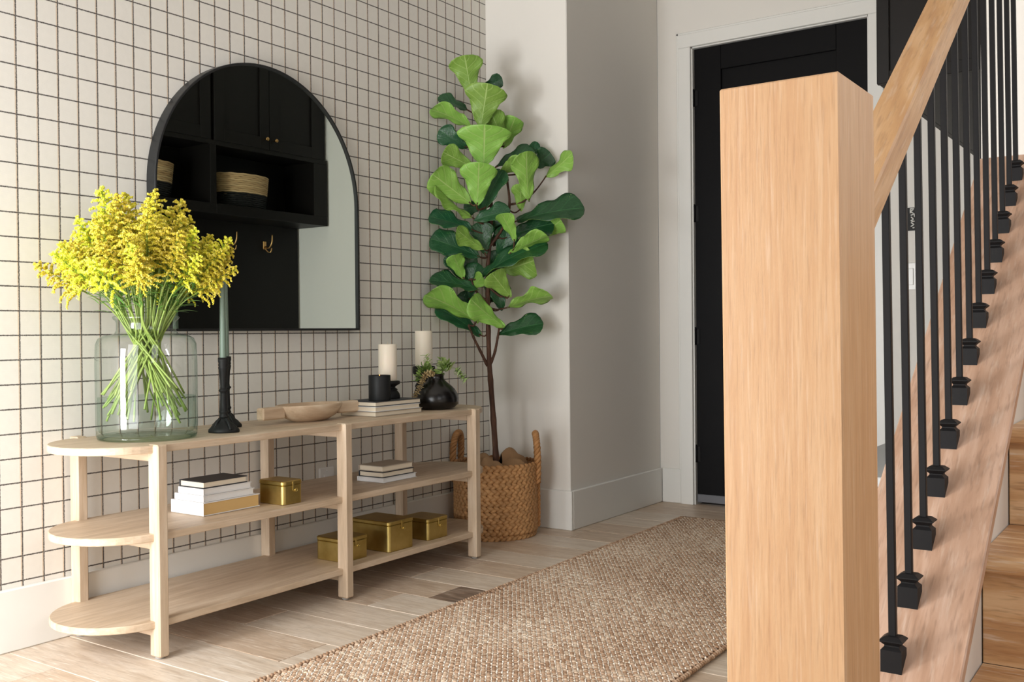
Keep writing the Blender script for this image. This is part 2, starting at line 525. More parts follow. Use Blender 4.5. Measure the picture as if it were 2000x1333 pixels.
CEIL = 2.9
wall_left = struct('wall_left', MB().box(-.12, 0, -1.62, 2.9, 0, CEIL), 'wallpaper', None, 'cream wall papered with a thin dark windowpane grid')
wall_return = struct('wall_return', MB().box(0, .39, 1.98, 2.77, 0, CEIL, .003), 'wall', None, 'plain off-white wall projection at the end of the papered wall')
struct('wall_far', MB().box(.39, .559, 2.77, 2.9, 0, CEIL).box(1.326, 2.15, 2.77, 2.9, 0, CEIL).box(.559, 1.326, 2.77, 2.9, 2.03, CEIL), 'wall', None, 'off-white wall around the black door')
DS = .7166
def cap_z(y):
    return .3297 + DS * (y + .0197)
w = MB()
ya, yb = -.300, 1.14
za, zb = cap_z(ya) - .024, cap_z(yb) - .024
w.add([(2.02, ya, 0), (2.15, ya, 0), (2.15, yb, 0), (2.02, yb, 0), (2.02, ya, za), (2.15, ya, za), (2.15, yb, zb), (2.02, yb, zb)],
      [(0, 3, 2, 1), (4, 5, 6, 7), (0, 1, 5, 4), (1, 2, 6, 5), (2, 3, 7, 6), (3, 0, 4, 7)])
w.box(2.006, 2.15, 1.14, 2.77, 0, CEIL)
wall_stair = struct('wall_stair', w, 'wall', None, 'low white stair wall rising into the full wall behind the cabinet')
struct('wall_landing', MB().box(2.15, 3.45, 1.14, 1.26, 0, CEIL), 'wall', None, 'white wall above the stair landing')
wf = MB()
for x0, x1, z0, z1 in ((-.12, .05, 0, CEIL), (.47, .6, 0, CEIL), (1.5, 3.47, 0, CEIL), (.05, .47, 0, .1), (.05, .47, 2.1, CEIL), (.6, 1.5, 0, .1), (.6, 1.5, 2.1, CEIL)):
    wf.box(x0, x1, -1.74, -1.62, z0, z1)
struct('wall_front', wf, 'wall')
struct('ceiling', MB().box(-.12, 2.15, -1.74, 2.9, CEIL, CEIL + .1).box(2.15, 3.47, .3, 1.3, CEIL, CEIL + .1), 'ceiling')
for n, (x0, x1, z0, z1) in enumerate(((.05, .47, .1, 2.1), (.6, 1.5, .1, 2.1)), 1):
    fr = MB()
    for a in ((x0, x0 + .04, z0, z1), (x1 - .04, x1, z0, z1), (x0 + .04, x1 - .04, z0, z0 + .05), (x0 + .04, x1 - .04, z1 - .05, z1)):
        fr.box(a[0], a[1], -1.71, -1.65, a[2], a[3], .003)
    wn = struct('window_%d' % n, fr, 'trim')
    MB().box(x0 + .04, x1 - .04, -1.684, -1.678, z0 + .05, z1 - .05).build('pane', 'pane', wn)

# baseboards
BH = .1535
struct('baseboard_left', MB().box(0, .016, -1.62, 1.965, 0, BH, .003), 'trim', None, 'tall white baseboard under the papered wall')
struct('baseboard_return', MB().box(.0, .404, 1.9645, 1.98, 0, BH, .003).box(.39, .404, 1.98, 2.757, 0, BH, .003), 'trim', None, 'tall white baseboard wrapping the wall projection')
struct('baseboard_far', MB().box(.404, .497, 2.755, 2.77, 0, BH, .003).box(1.388, 2.006, 2.755, 2.77, 0, BH, .003), 'trim')
# door casing: two flat jamb boards, a head board and a slim outer bead
cas = struct('trim_1', MB().box(.5, .559, 2.748, 2.77, 0, 2.030, .002), 'trim', None, 'flat white casing around the black door')
MB().box(1.326, 1.385, 2.748, 2.77, 0, 2.030, .002).build('jamb_board', 'trim', cas)
MB().box(.5, 1.385, 2.748, 2.77, 2.0305, 2.089, .002).build('head_board', 'trim', cas)
MB().box(.489, .4995, 2.757, 2.77, 0, 2.1, .002).box(.489, 1.396, 2.757, 2.77, 2.0895, 2.1, .002).build('outer_bead', 'trim', cas)
MB().box(.559, .5645, 2.762, 2.86, 0, 2.03).box(1.3205, 1.326, 2.762, 2.86, 0, 2.03).box(.559, 1.326, 2.762, 2.86, 2.0245, 2.03).build('door_lining', 'trim', cas)

# door
d = MB()
D0, D1, DZ = .5675, 1.3175, 2.022
def shaker(mb, a0, a1, z0, z1, yf, dep, st, top, bot, rec):
    """frame-and-panel face looking towards -y, front plane at yf"""
    mb.box(a0, a0 + st, yf, yf + dep, z0, z1, .0015)
    mb.box(a1 - st, a1, yf, yf + dep, z0, z1, .0015)
    mb.box(a0 + st, a1 - st, yf, yf + dep, z1 - top, z1, .0015)
    mb.box(a0 + st, a1 - st, yf, yf + dep, z0, z0 + bot, .0015)
shaker(d, D0, D1, .012, DZ, 2.775, .04, .125, .105, .2, .01)
door = struct('door_1', d, 'door_black', None, 'matte black shaker door with one tall recessed panel')
MB().box(D0 + .12, D1 - .12, 2.786, 2.81, .2, DZ - .1).build('door_panel', 'door_black', door)
for z in (1.804, 1.2925, .747, .2245):
    hg = MB().tube([(.5655, 2.768, z - .036), (.5655, 2.768, z + .036)], .0058, 10).box(.567, .585, 2.772, 2.7765, z - .034, z + .034, .001)
    hg.lathe([(.001, z + .036), (.0045, z + .037), (.0045, z + .040), (.002, z + .043)], .5655, 2.768, 10)
    hg.build('hinge', 'black_metal', door)
MB().box(D0 + .002, D1 - .002, 2.768, 2.7745, .012, .047, .002).build('door_seal', 'grey_seal', door)
kb = MB().lathe([(.026, 0), (.026, .006), (.011, .009), (.010, .03), (.024, .038), (.027, .05), (.022, .06), (.0, .062)], 0, 0, 20, mtx=Matrix.Translation((1.265, 2.775, .93)) @ Matrix.Rotation(pi / 2, 4, 'X'))
kb.build('door_knob', 'black_metal', door)

# floor: oak planks laid square to the papered wall
floor = struct('floor', MB().box(-.12, 3.47, -1.74, 2.9, -.06, -.009), 'soil', None, 'washed oak plank floor laid square to the papered wall')
rng = random.Random(5)
PW = .1585
fixed = {6: [(.0, .555, 1), (.556, .74, 3), (.741, 1.5, 0), (1.501, 2.02, 2)],
         -1: [(0, .218, 0), (.219, 1.1, 1), (1.101, 2.02, 0)],
         0: [(0, .86, 0), (.861, 2.02, 1)],
         2: [(.0, .62, 1), (.621, 1.25, 0), (1.251, 2.02, 1)],
         1: [(.0, 1.05, 0), (1.051, 2.02, 2)],
         3: [(.0, .31, 1), (.311, 1.4, 0), (1.401, 2.02, 0)],
         4: [(.0, .82, 0), (.821, 2.02, 1)], 5: [(.0, .46, 1), (.461, 1.6, 0), (1.601, 2.02, 0)]}
for k in range(-10, 18):
    y0, y1 = -.046 + PW * k, -.046 + PW * (k + 1)
    y0, y1 = max(y0, -1.62), min(y1, 2.87)
    xa, xb = (0.0, 2.02) if y0 > -.36 else (0.0, 3.35)
    row = fixed.get(k)
    if row is None:
        row, x = [], xa
        while x < xb - .02:
            l = rng.uniform(.45, 1.25) if x > xa else rng.uniform(.15, .9)
            e = min(x + l, xb)
            if xb - e < .12:
                e = xb
            row.append((x, e - .001, rng.choice((0, 0, 0, 1, 1, 2))))
            x = e
    for (a, b, m) in row:
        dz = rng.uniform(-.0005, .0003)
        MB().box(a + .0006, b - .0006, y0 + .0007, y1 - .0007, -.009, dz, .0014).build('floor_plank', PLANK[m], floor)

# ------------------------------------------------------------------ staircase and railing
st = thing('staircase', 'oak staircase rising beside the railing at the right edge', 'stairs', (2.6, .25, 0))
SX0, SX1 = 2.152, 3.34
RISE, RUN = .1639, .2512
prev = 0.0
for i in range(-1, 4):
    yr, zt = .2534 + RUN * (i), .2787 + RISE * i
    # riser whose base sits at the back of the tread below, then the tread it carries
    yr0 = yr
    top = zt
    MB().box(SX0, SX1, yr0 - RUN, yr0 - RUN + .016, prev, top - .026, .001).build('riser', 'step_x', st)
    n = MB()
    y0, y1 = yr0 - RUN - .026, yr0 - .0005
    prof = [(y1, top), (y1, top - .0255)] + [(y0 + .0128 - .0128 * sin(pi * t / 8), top - .0128 - .0128 * cos(pi * t / 8)) for t in range(9)]
    m_ = len(prof)
    V = [(SX0, a, b) for a, b in prof] + [(SX1, a, b) for a, b in prof]
    n.add(V, [(q, (q + 1) % m_, m_ + (q + 1) % m_, m_ + q) for q in range(m_)] + [tuple(reversed(range(m_))), tuple(range(m_, 2 * m_))])
    n.build('tread', 'step_x', st)
    prev = top
MB().box(SX0, SX1, .2534 + RUN * 3, .2534 + RUN * 3 + .016, prev, .934 - .026, .001).build('riser', 'step_x', st)
MB().box(SX0, SX1, .2534 + RUN * 3 - .026, 1.139, .908, .934, .004).build('landing', 'step_x', st)

rl = thing('stair_railing', 'white oak stair railing with square newel post and black iron balusters', 'railing', (2.0889, -.366, 0))
NX0, NX1, NY0, NY1, NZ = 2.0305, 2.1471, -.4247, -.3081, 1.0097
nm = MB().box(NX0, NX1, NY0, NY1, 0, NZ, .0016)
nm.v = [(x + (NZ - z) * .0045, y + (NZ - z) * .0031, z) for x, y, z in nm.v]        # the post stands a touch out of plumb
nm.build('newel_post', 'oak_z', rl)
# sloping cap board on the low wall
def sloped(poly, y0, y1, zf):
    """profile (x, dz) swept along the stair pitch"""
    n = len(poly)
    V = [(x, y0, zf(y0) + dz) for x, dz in poly] + [(x, y1, zf(y1) + dz) for x, dz in poly]
    return MB().add(V, [(q, n + q, n + (q + 1) % n, (q + 1) % n) for q in range(n)] + [tuple(range(n)), tuple(reversed(range(n, 2 * n)))])
capb = sloped([(2.004, -.023), (2.170, -.023), (2.1715, -.021), (2.1715, -.002), (2.1695, 0), (2.0045, 0), (2.0025, -.002), (2.0025, -.021)], NY1 + .001, 1.139, cap_z)
capb.build('cap_board', 'cap_oak', rl)
def rail_z(y):
    return .9898 + DS * (y + .0169)
XC = 2.0889
hr = sloped([(XC + a, b) for a, b in ((-.019, 0), (.019, 0), (.019, .008), (.0242, .016), (.0242, .054), (.0222, .0585), (-.0222, .0585), (-.0242, .054), (-.0242, .016), (-.019, .008))], NY1 + .0005, 1.139, rail_z)
hr.build('handrail', 'rail_oak', rl)
# balusters: one square bar each on a flared iron shoe
sb = MB()
sq = lambda h: h * sqrt(2)
sb.lathe([(sq(.01325), -.02), (sq(.01325), .0283), (sq(.0092), .0325), (sq(.0092), .0345), (sq(.0148), .0398), (sq(.0148), .0412), (sq(.0092), .0455), (sq(.0062), .0462)], 0, 0, 4, rot=pi / 4, smooth=False)
shoe_me = sb.mesh('shoe', 'black_metal')
BW = .00475
for i in range(13):
    y = -.0197 + .08838 * i + .01325
    zb_ = cap_z(y - .01325)
    b = MB().box(XC - BW, XC + BW, y - BW, y + BW, zb_ - .008, rail_z(y) - .001, .0008)
    b.v = [(x - (z - zb_) * .0085, yy - (z - zb_) * .0059, z) for x, yy, z in b.v]
    b = b.build('baluster', 'black_metal', rl)
    inst('shoe', shoe_me, Matrix.Translation((XC, y, zb_)), b)

# ------------------------------------------------------------------ built-in mudroom cabinet with bench (seen in the mirror and past the railing)
cb = thing('mudroom_cabinet', 'black built-in wall cabinet with shaker doors and open cubbies beside the door', 'cabinet', (1.9, 2.0, 1.39))
XF, XB, YN, YF_, ZB, ZT = 1.765, 2.004, 1.25, 2.755, 1.39, 2.45
c = MB()
c.box(XF, XB, YN + .018, YF_, ZB, ZB + .05, .001)                 # bottom
c.box(XF, XB, YN + .018, YF_, 1.742, 1.766, .001)                 # shelf over the cubbies
c.box(XF, XB, YN + .018, YF_, ZT - .03, ZT, .001)
c.box(XB - .012, XB, YN + .018, YF_, ZB + .05, ZT - .03)          # back
for y in (YN + .018, 1.94, 2.655):
    c.box(XF, XB - .012, y, y + (.036 if y < 2.6 else .1), ZB + .05, ZT - .03, .001)
c.build('carcass', 'black_paint', cb)
e = MB()                                                          # shaker end panel towards the stairs
e.box(1.747, XB, YN + .006, YN + .018, ZB, ZT)
for a in ((1.747, 1.777, ZB, ZT), (XB - .03, XB, ZB, ZT), (1.777, XB - .03, ZB, ZB + .03), (1.777, XB - .03, ZT - .03, ZT)):
    e.box(a[0], a[1], YN, YN + .006, a[2], a[3], .001)
e.build('end_panel', 'black_paint', cb)
def shaker_x(y0, y1, z0, z1, st=.062):
    m = MB()
    m.box(1.756, XF, y0 + st, y1 - st, z0 + st, z1 - st)
    for a in ((y0, y0 + st, z0, z1), (y1 - st, y1, z0, z1), (y0 + st, y1 - st, z0, z0 + st), (y0 + st, y1 - st, z1 - st, z1)):
        m.box(1.747, XF - .0005, a[0], a[1], a[2], a[3], .001)
    return m
knob = MB().lathe([(.004, 0), (.004, .010), (.009, .015), (.0105, .020), (.008, .024), (0, .0245)], 0, 0, 14).mesh('knob', 'gold_knob')
for y0, y1, ky in ((1.272, 1.61, 1.58), (1.614, 1.943, 1.645), (1.965, 2.327, 2.297), (2.331, 2.70, 2.361)):
    dr = shaker_x(y0, y1, 1.762, ZT - .01).build('door', 'black_paint', cb)
    inst('knob', knob, Matrix.Translation((1.747, ky, 1.815)) @ Matrix.Rotation(-pi / 2, 4, 'Y'), dr)
f = MB()
for a in ((1.272, 1.976, ZB, ZB + .052), (1.976, 2.755, ZB, ZB + .052), (1.272, 2.755, 1.738, 1.7615)):
    f.box(1.749, XF - .0005, a[0], a[1], a[2], a[3], .001)
for a in ((1.272, 1.31), (1.938, 1.976), (2.652, 2.755)):
    f.box(1.749, XF - .0005, a[0], a[1], ZB + .052, 1.738, .001)
f.build('face_frame', 'black_paint', cb)
bp = MB().box(1.992, 2.0055, YN, 2.754, .42, ZB - .0005)
bp.build('back_panel', 'black_paint', cb)

bn = thing('mudroom_bench', 'built-in black bench with a pale grey top below the wall cabinet', 'bench', (1.8, 1.9, 0))
MB().box(1.61, 2.0055, 1.10, 2.754, .395, .42, .003).build('seat', 'bench_top', bn)
MB().box(1.64, 2.0055, 1.11, 2.754, .06, .395, .002).build('box', 'black_paint', bn)
MB().box(1.67, 2.0055, 1.12, 2.754, 0, .06).build('plinth', 'black_paint', bn)

def hook(y, label):
    t = thing('coat_hook', label, 'hook', (1.992, y, 1.28), 'coat hooks under the black cabinet')
    X = 1.992
    MB().box(X - .005, X, y - .012, y + .012, 1.255, 1.30, .002).build('plate', 'gold_knob', t)
    MB().tube(smooth_path([(X - .004, y + .002, 1.27), (X - .03, y + .006, 1.262), (X - .05, y + .01, 1.29), (X - .052, y + .012, 1.335)]), .0042, 8).build('upper_prong', 'gold_knob', t)
    MB().tube(smooth_path([(X - .004, y, 1.262), (X - .022, y + .008, 1.240), (X - .036, y + .014, 1.240), (X - .04, y + .018, 1.262)]), .0038, 8).build('lower_prong', 'gold_knob', t)
hook(2.50, 'brass double coat hook on the black panel, nearest the end wall')
hook(2.25, 'brass double coat hook on the black panel, second from the end wall')

def seagrass_basket(y, label):
    t = thing('storage_basket', label, 'basket', (1.87, y, 1.4405), 'baskets in the open cubbies')
    def ring(mb, z0, z1, rows, tone0):
        for r_ in range(rows):
            z = z0 + (z1 - z0) * (r_ + .5) / rows
            g = (z - 1.44) / .18
            pts = []
            for k in range(64):
                a = 2 * pi * k / 64
                pts.append(((.088 + .012 * g) * cos(a) + 1.87, (.145 + .02 * g) * sin(a) + y, z + .0012 * sin(13 * a + r_ * 2.1)))
            mb.tube(pts + pts[:1], (z1 - z0) / rows * .56, 6, tone=tone0 + .35 * rng.random())
        return mb
    lo = ring(MB(), 1.441, 1.522, 8, .1)
    lo.lathe([(.088, 1.4405), (.088, 1.447)], 1.87, y, 40, 1.0, 1.65)
    lo.build('lower_band', 'black_resin', t)
    ring(MB(), 1.522, 1.622, 10, .45).build('upper_band', 'seagrass', t)
seagrass_basket(2.235, 'natural and black seagrass basket in the cubby under the brass knobs')
seagrass_basket(1.625, 'natural and black seagrass basket at the left end of the cubbies')

# wall fittings
def plate(name, label, cat, y0, y1, z0, z1):
    pass
wo = thing('wall_outlet', 'white wall outlet behind the middle shelf of the console', 'outlet', (0, 1.046, .27))
MB().box(.0002, .0085, 1.011, 1.081, .213, .3275, .0038).build('cover_plate', 'plastic', wo)
MB().box(.0084, .0125, 1.029, 1.063, .235, .303, .0012).build('receptacle', 'plastic', wo)
MB().lathe([(.0035, 0), (.003, .0014), (0, .0018)], 0, 0, 12, mtx=Matrix.Translation((.0084, 1.046, .3165)) @ Matrix.Rotation(pi / 2, 4, 'Y')).build('screw', 'plastic', wo)
ls = thing('light_switch', 'white rocker light switch on the wall beyond the balusters', 'switch', (1.462, 2.77, .98))
MB().box(1.450, 1.4995, 2.7635, 2.7698, .926, 1.032, .002).build('cover_plate', 'plastic', ls)
MB().box(1.459, 1.4905, 2.7585, 2.7634, .945, 1.010, .0015).build('rocker', 'plastic', ls)
sg = thing('wall_plaque', 'small black plaque with pale lettering above the light switch', 'plaque', (1.478, 2.77, 1.2))
MB().box(1.452, 1.513, 2.764, 2.7698, 1.158, 1.2475, .001).build('board', 'black_resin', sg)
lt = MB()
def stroke(x0, z0, x1, z1, w=.0026):
    a = Vector((x0, 2.7636, z0)); b_ = Vector((x1, 2.7636, z1))
    lt.tube([a, b_], w, 4)
GX = 1.4765
for (x0, z0, x1, z1) in ((.002, .083, .018, .083), (.004, .080, .004, .066), (.004, .073, .016, .080), (.004, .073, .017, .064), (.019, .064, .019, .050),
                         (.005, .058, .018, .062), (.006, .052, .016, .042), (.016, .042, .005, .036), (.008, .034, .020, .034), (.006, .030, .018, .021), (.018, .021, .005, .014), (.012, .008, .019, .010),
                         (-.024, .080, -.010, .066), (-.010, .066, -.024, .052), (-.022, .045, -.008, .045), (-.022, .034, -.010, .022), (-.010, .022, -.022, .012),
                         (.028, .078, .040, .078), (.030, .066, .040, .054), (.040, .054, .029, .044), (.029, .034, .041, .024), (.030, .014, .040, .014)):
    stroke(GX + x0, 1.160 + z0, GX + x1, 1.160 + z1)
lt.build('lettering', 'trim', sg)

# ------------------------------------------------------------------ console table
TT = .512
ct = thing('console_table', 'long pale washed-wood console with three round-ended shelves', 'table', (.2, .76, 0))
SXC, SR, SY0, SY1 = .2, .168, .144, 1.380
def shelf(z0, z1):
    poly = []
    N = 28
    for k in range(N + 1):
        a = pi + pi * k / N
        poly.append((SXC + SR * cos(a), SY0 + SR * sin(a)))
    for k in range(N + 1):
        a = pi * k / N
        poly.append((SXC + SR * cos(a), SY1 + SR * sin(a)))
    MB().prism(poly, z0, z1, .0018).build('shelf', 'console_y', ct)
for z1, th in ((TT, .0185), (.301, .0185), (.092, .0175)):
    shelf(z1 - th, z1)
LEGY = ((.1175, .1465), (.7485, .7785), (1.375, 1.405))
for (y0, y1) in LEGY:
    for (x0, x1, up) in ((.3445, .3825, .0015), (.0165, .0525, .004)):
        lg = MB().box(x0, x1, y0, y1, .006, TT + up, .0035).build('leg', 'console_z', ct)
        MB().lathe([(.0105, 0), (.0115, .0015), (.0115, .006)], (x0 + x1) / 2, (y0 + y1) / 2, 16).build('glide', 'rubber', lg)
    for z1 in (TT - .0188, .301 - .0188, .092 - .0178):
        MB().box(.0526, .3444, y0 + .004, y1 - .004, z1 - .021, z1, .002).build('cross_rail', 'console_x', ct)

# ------------------------------------------------------------------ mirror
mr = thing('arched_mirror', 'large arched wall mirror in a thin black metal frame', 'mirror', (0, .776, .786))
MY0, MY1, MZ0 = .3685, 1.1805, .7855
MR = (MY1 - MY0) / 2; MC = (MY0 + MY1) / 2; MZS = 1.607 - MR
def arch(r_in, zb_):
    pts = [(MC - MR + r_in, zb_ + r_in)]
    N = 56
    for k in range(N + 1):
        a = pi - pi * k / N
        pts.append((MC + (MR - r_in) * cos(a), MZS + (MR - r_in) * sin(a)))
    pts.append((MC + MR - r_in, zb_ + r_in))
    return pts
o_, i_ = arch(0, MZ0), arch(.007, MZ0)
n = len(o_)
fm = MB()
V = []
for ring, x in ((o_, .0005), (o_, .0365), (o_, .038), (i_, .038), (i_, .0005)):
    q = .0015 if (ring is o_ and x == .038) else 0
    V += [(x, y, z) for (y, z) in (arch(q, MZ0) if q else ring)]
F = []
for r_ in range(4):
    for k in range(n):
        k2 = (k + 1) % n
        F.append((r_ * n + k, (r_ + 1) * n + k, (r_ + 1) * n + k2, r_ * n + k2))
fm.add(V, F)
fm.build('frame', 'black_frame', mr)
g_ = arch(.0072, MZ0)
gm = MB()
V = [(.031, y, z) for y, z in g_] + [(.028, y, z) for y, z in g_]
gm.add(V, [tuple(range(n)), tuple(reversed(range(n, 2 * n)))] + [(k, n + k, n + (k + 1) % n, (k + 1) % n) for k in range(n)])
gm.build('mirror_glass', 'mirror', mr)
MB().add([(.002, y, z) for y, z in g_] + [(.0272, y, z) for y, z in g_], [tuple(range(n)), tuple(reversed(range(n, 2 * n)))] + [(k, n + k, n + (k + 1) % n, (k + 1) % n) for k in range(n)]).build('backing_board', 'black_frame', mr)

# ------------------------------------------------------------------ vase with goldenrod
VX, VY, VR = .1975, .2226, .1235
vz = thing('glass_vase', 'large clear green-tinted glass vase on the round end of the console', 'vase', (VX, VY, TT))
out = [(.106, TT + .0008), (.116, TT + .003), (.1225, TT + .012), (VR, .55), (VR + .0005, .70), (.1225, .752), (.116, .7665), (.104, .7735), (.085, .7765), (.0765, .7795), (.0725, .787), (.072, .806), (.0745, .812), (.0795, .8155), (.0815, .8195), (.0795, .8235), (.0745, .8245)]
MB().lathe(out, VX, VY, 72, cap=False).build('vessel', 'glass', vz)
MB().lathe([(.105, TT + .0012), (.120, .5145), (.1218, .522), (.110, .5240), (0, .5235)], VX, VY, 72, cap=False).build('thick_base', 'glass_base', vz)
wt = MB().lathe([(.1085, .5262), (.1165, .533), (.1188, .546), (.1188, .6178), (0, .6178)], VX, VY, 72, cap=False)
wt.build('water', 'water', vz)

def plume_mesh(seed):
    r_ = random.Random(seed)
    m = MB()
    octv = [(1, 0, 0), (-1, 0, 0), (0, 1, 0), (0, -1, 0), (0, 0, 1), (0, 0, -1)]
    octf = [(0, 2, 4), (2, 1, 4), (1, 3, 4), (3, 0, 4), (2, 0, 5), (1, 2, 5), (3, 1, 5), (0, 3, 5)]
    def floret(p, s_, tn):
        a = Matrix.Rotation(r_.uniform(0, 6.28), 3, Vector((r_.uniform(-1, 1), r_.uniform(-1, 1), r_.uniform(-1, 1))).normalized())
        m.add([Vector(p) + (a @ Vector(v)) * s_ * r_.uniform(.75, 1.2) for v in octv], octf, False, 0, tn)
    NB = 36
    m.tube([(0, 0, 0), (.005, .003, .5), (.02, 0, 1.0)], [.016, .011, .005], 5, tone=.05)
    for b in range(NB):
        t = b / (NB - 1)
        z0 = .04 + .93 * t
        az = b * 2.39996 + r_.uniform(-.3, .3)
        L = (.40 * (1 - t) ** .8 + .07) * r_.uniform(.8, 1.15)
        ca, sa = cos(az), sin(az)
        pts = []
        for k in range(7):
            u = k / 6
            rr = L * u
            h = L * (.62 * u - .42 * u * u * u)
            pts.append(Vector((rr * ca, rr * sa, z0 + h)))
        m.tube(pts[:6], [.006, .005, .004, .004, .003, .002], 3, tone=.05)
        NF = int(9 + 24 * L / .4)
        for k in range(NF):
            u = .18 + .82 * (k + r_.random() * .7) / NF
            i0 = min(int(u * 6), 5)
            p = pts[i0].lerp(pts[i0 + 1], u * 6 - i0)
            sc = .024 * (1.15 - .35 * u)
            p = p + Vector((r_.uniform(-1, 1), r_.uniform(-1, 1), r_.uniform(.0, 1.5))) * .019
            floret(p, sc, max(0.02, min(1, .32 + .45 * u + r_.uniform(-.25, .28))))
    return m.mesh('flower_head', 'floret')
PLUMES = [plume_mesh(s_) for s_ in (1, 2, 3, 4)]
blade = MB()
for i in range(7):
    t = i / 6
    wd = .085 * sin(pi * min(1, t * .92 + .05)) ** .7
    for u in (-1, 0, 1):
        blade.v.append((u * wd, t, -.30 * t * t + abs(u) * wd * .35))
        blade.tone.append(.5)
for i in range(6):
    for j in range(2):
        blade.f.append((i * 3 + j, i * 3 + j + 1, i * 3 + 3 + j + 1, i * 3 + 3 + j)); blade.sm.append(True); blade.mi.append(0)
blade_me = blade.mesh('leaf', 'stem_leaf')
rng = random.Random(21)
heads = []
NST = 66
for i in range(NST):
    t = (i + .5) / NST
    el = math.acos(1 - t * .97)                       # polar angle from vertical, 0 .. ~88 deg
    az = i * 2.39996 + rng.uniform(-.2, .2)
    heads.append((el, az))
for i, (el, az) in enumerate(heads):
    o = thing('goldenrod_stem', 'stem of yellow goldenrod in the clear glass vase', 'flower', (VX, VY, .528), 'goldenrod stems in the glass vase')
    ca, sa = cos(az), sin(az)
    rx = (.165 if ca > 0 else .15)                     # the wall is close on one side
    reach = (.03 + .132 * min(1, el / 1.35)) * rng.uniform(.75, 1.02)
    top = Vector((VX + reach * ca * (1.0 if ca > 0 else .78), VY + reach * sa, .835 + .178 * cos(el * .85) * rng.uniform(.72, 1.05)))
    nr = (.25 + .75 * min(1, el / 1.2)) * .058 * rng.uniform(.8, 1.0)
    neck = Vector((VX + nr * ca, VY + nr * sa, .80))
    br_ = .112 * sqrt(rng.uniform(.35, 1.0))
    ba = az + pi + rng.uniform(-1.5, 1.5)
    bot = Vector((VX + br_ * cos(ba), VY + br_ * sin(ba), .530 + .055 * rng.random() + .10 * (br_ / .105) ** 2 * rng.random()))
    low = bot.lerp(neck, .55) + Vector((rng.uniform(-.008, .008), rng.uniform(-.008, .008), 0))
    d0 = Vector((ca * sin(el * .8), sa * sin(el * .8), cos(el * .8)))
    path = smooth_path([bot, low, neck, neck.lerp(top, .5) + Vector((0, 0, .012)), top], 5)
    r0 = rng.uniform(.0024, .0034)
    MB().tube(path, [r0 - .0011 * k / (len(path) - 1) for k in range(len(path))], 6).build('stem', 'stem', o)
    dr = (path[-1] - path[-4]).normalized()
    dr = (dr + d0 * .7 + Vector((0, 0, .12))).normalized()
    L = rng.uniform(.115, .155) * (1.15 if el < .5 else .92)
    # keep the plume clear of the wall
    endp = top + dr * L
    if endp.x < .05:
        dr = (dr + Vector((.5, 0, .25))).normalized()
    za = dr
    xa = za.cross(Vector((0, 0, 1)) if abs(za.z) < .95 else Vector((1, 0, 0))).normalized()
    ya = za.cross(xa)
    rot = Matrix.Rotation(rng.uniform(0, 6.28), 4, 'Z')
    inst('flower_head', PLUMES[i % 4], frame(top - za * .012, xa, ya, za) @ rot @ Matrix.Diagonal((L * .92, L * .92, L, 1)), o)
    for q in range(5 if i % 2 else 4):
        p = neck.lerp(top, rng.uniform(.3, 1.0))
        a2 = rng.uniform(0, 6.28)
        yv = Vector((cos(a2), sin(a2), rng.uniform(.3, 1.0))).normalized()
        xv = yv.cross(Vector((0, 0, 1))).normalized()
        s_ = rng.uniform(.03, .06)
        inst('leaf', blade_me, frame(p, xv, yv, xv.cross(yv)) @ Matrix.Diagonal((s_, s_, s_, 1)), o)

# ------------------------------------------------------------------ candlesticks with sage tapers
def candlestick(x, y, rot, label, tlabel):
    o = thing('candlestick', label, 'candlestick', (x, y, TT), 'black candlesticks beside the vase')
    lob = lambda a, z: 1 + .10 * abs(cos(2 * a)) * max(0, (.545 - z) / .033)
    MB().lathe([(.037, TT), (.0385, TT + .003), (.038, TT + .009), (.034, TT + .013), (.030, TT + .019), (.021, TT + .026), (.0145, TT + .034), (.0115, TT + .040)], x, y, 40, 1.0, .78, rot=rot, wob=lob).build('base', 'black_resin', o)
    s_ = MB().lathe([(.0095, .5505), (.0115, .553), (.0120, .556), (.0105, .559), (.0098, .5625), (.0124, .566), (.0124, .569), (.0100, .572), (.0094, .59), (.0086, .615), (.0092, .6205), (.0128, .6235), (.0128, .6265), (.0092, .629), (.0084, .636), (.0092, .655), (.0105, .672), (.0128, .683), (.0132, .687), (.0118, .689), (.0134, .693), (.0120, .697), (.0136, .703), (.0136, .7125), (.0098, .7130), (.0098, .7035)], x, y, 28)
    s_.build('column', 'black_resin', o)
    for k in range(4):
        a = rot + pi / 4 + k * pi / 2
        MB().tube(smooth_path([(x + .012 * cos(a), y + .012 * sin(a), .549), (x + .022 * cos(a), y + .019 * sin(a), .541), (x + .031 * cos(a), y + .025 * sin(a), .527), (x + .0355 * cos(a), y + .028 * sin(a), .521)], 4), .0042, 8).build('scroll', 'black_resin', o)
    c_ = thing('taper_candle', tlabel, 'candle', (x, y, .7040), 'sage taper candles')
    MB().lathe([(.0088, .7042), (.0088, .712), (.0083, .75), (.0072, .85), (.0058, .925), (.0035, .940), (.0008, .9435)], x, y, 20).build('wax', 'taper_wax', c_)
    MB().tube([(x, y, .942), (x + .0005, y, .947), (x + .0015, y, .952)], .0007, 5).build('wick', 'wick', c_)
candlestick(.2577, .4159, .6, 'ornate black candlestick nearer the front edge, right of the glass vase', 'sage green taper in the candlestick nearer the front edge')
candlestick(.1434, .5201, .6, 'ornate black candlestick partly hidden, nearer the papered wall', 'sage green taper in the candlestick nearer the papered wall')

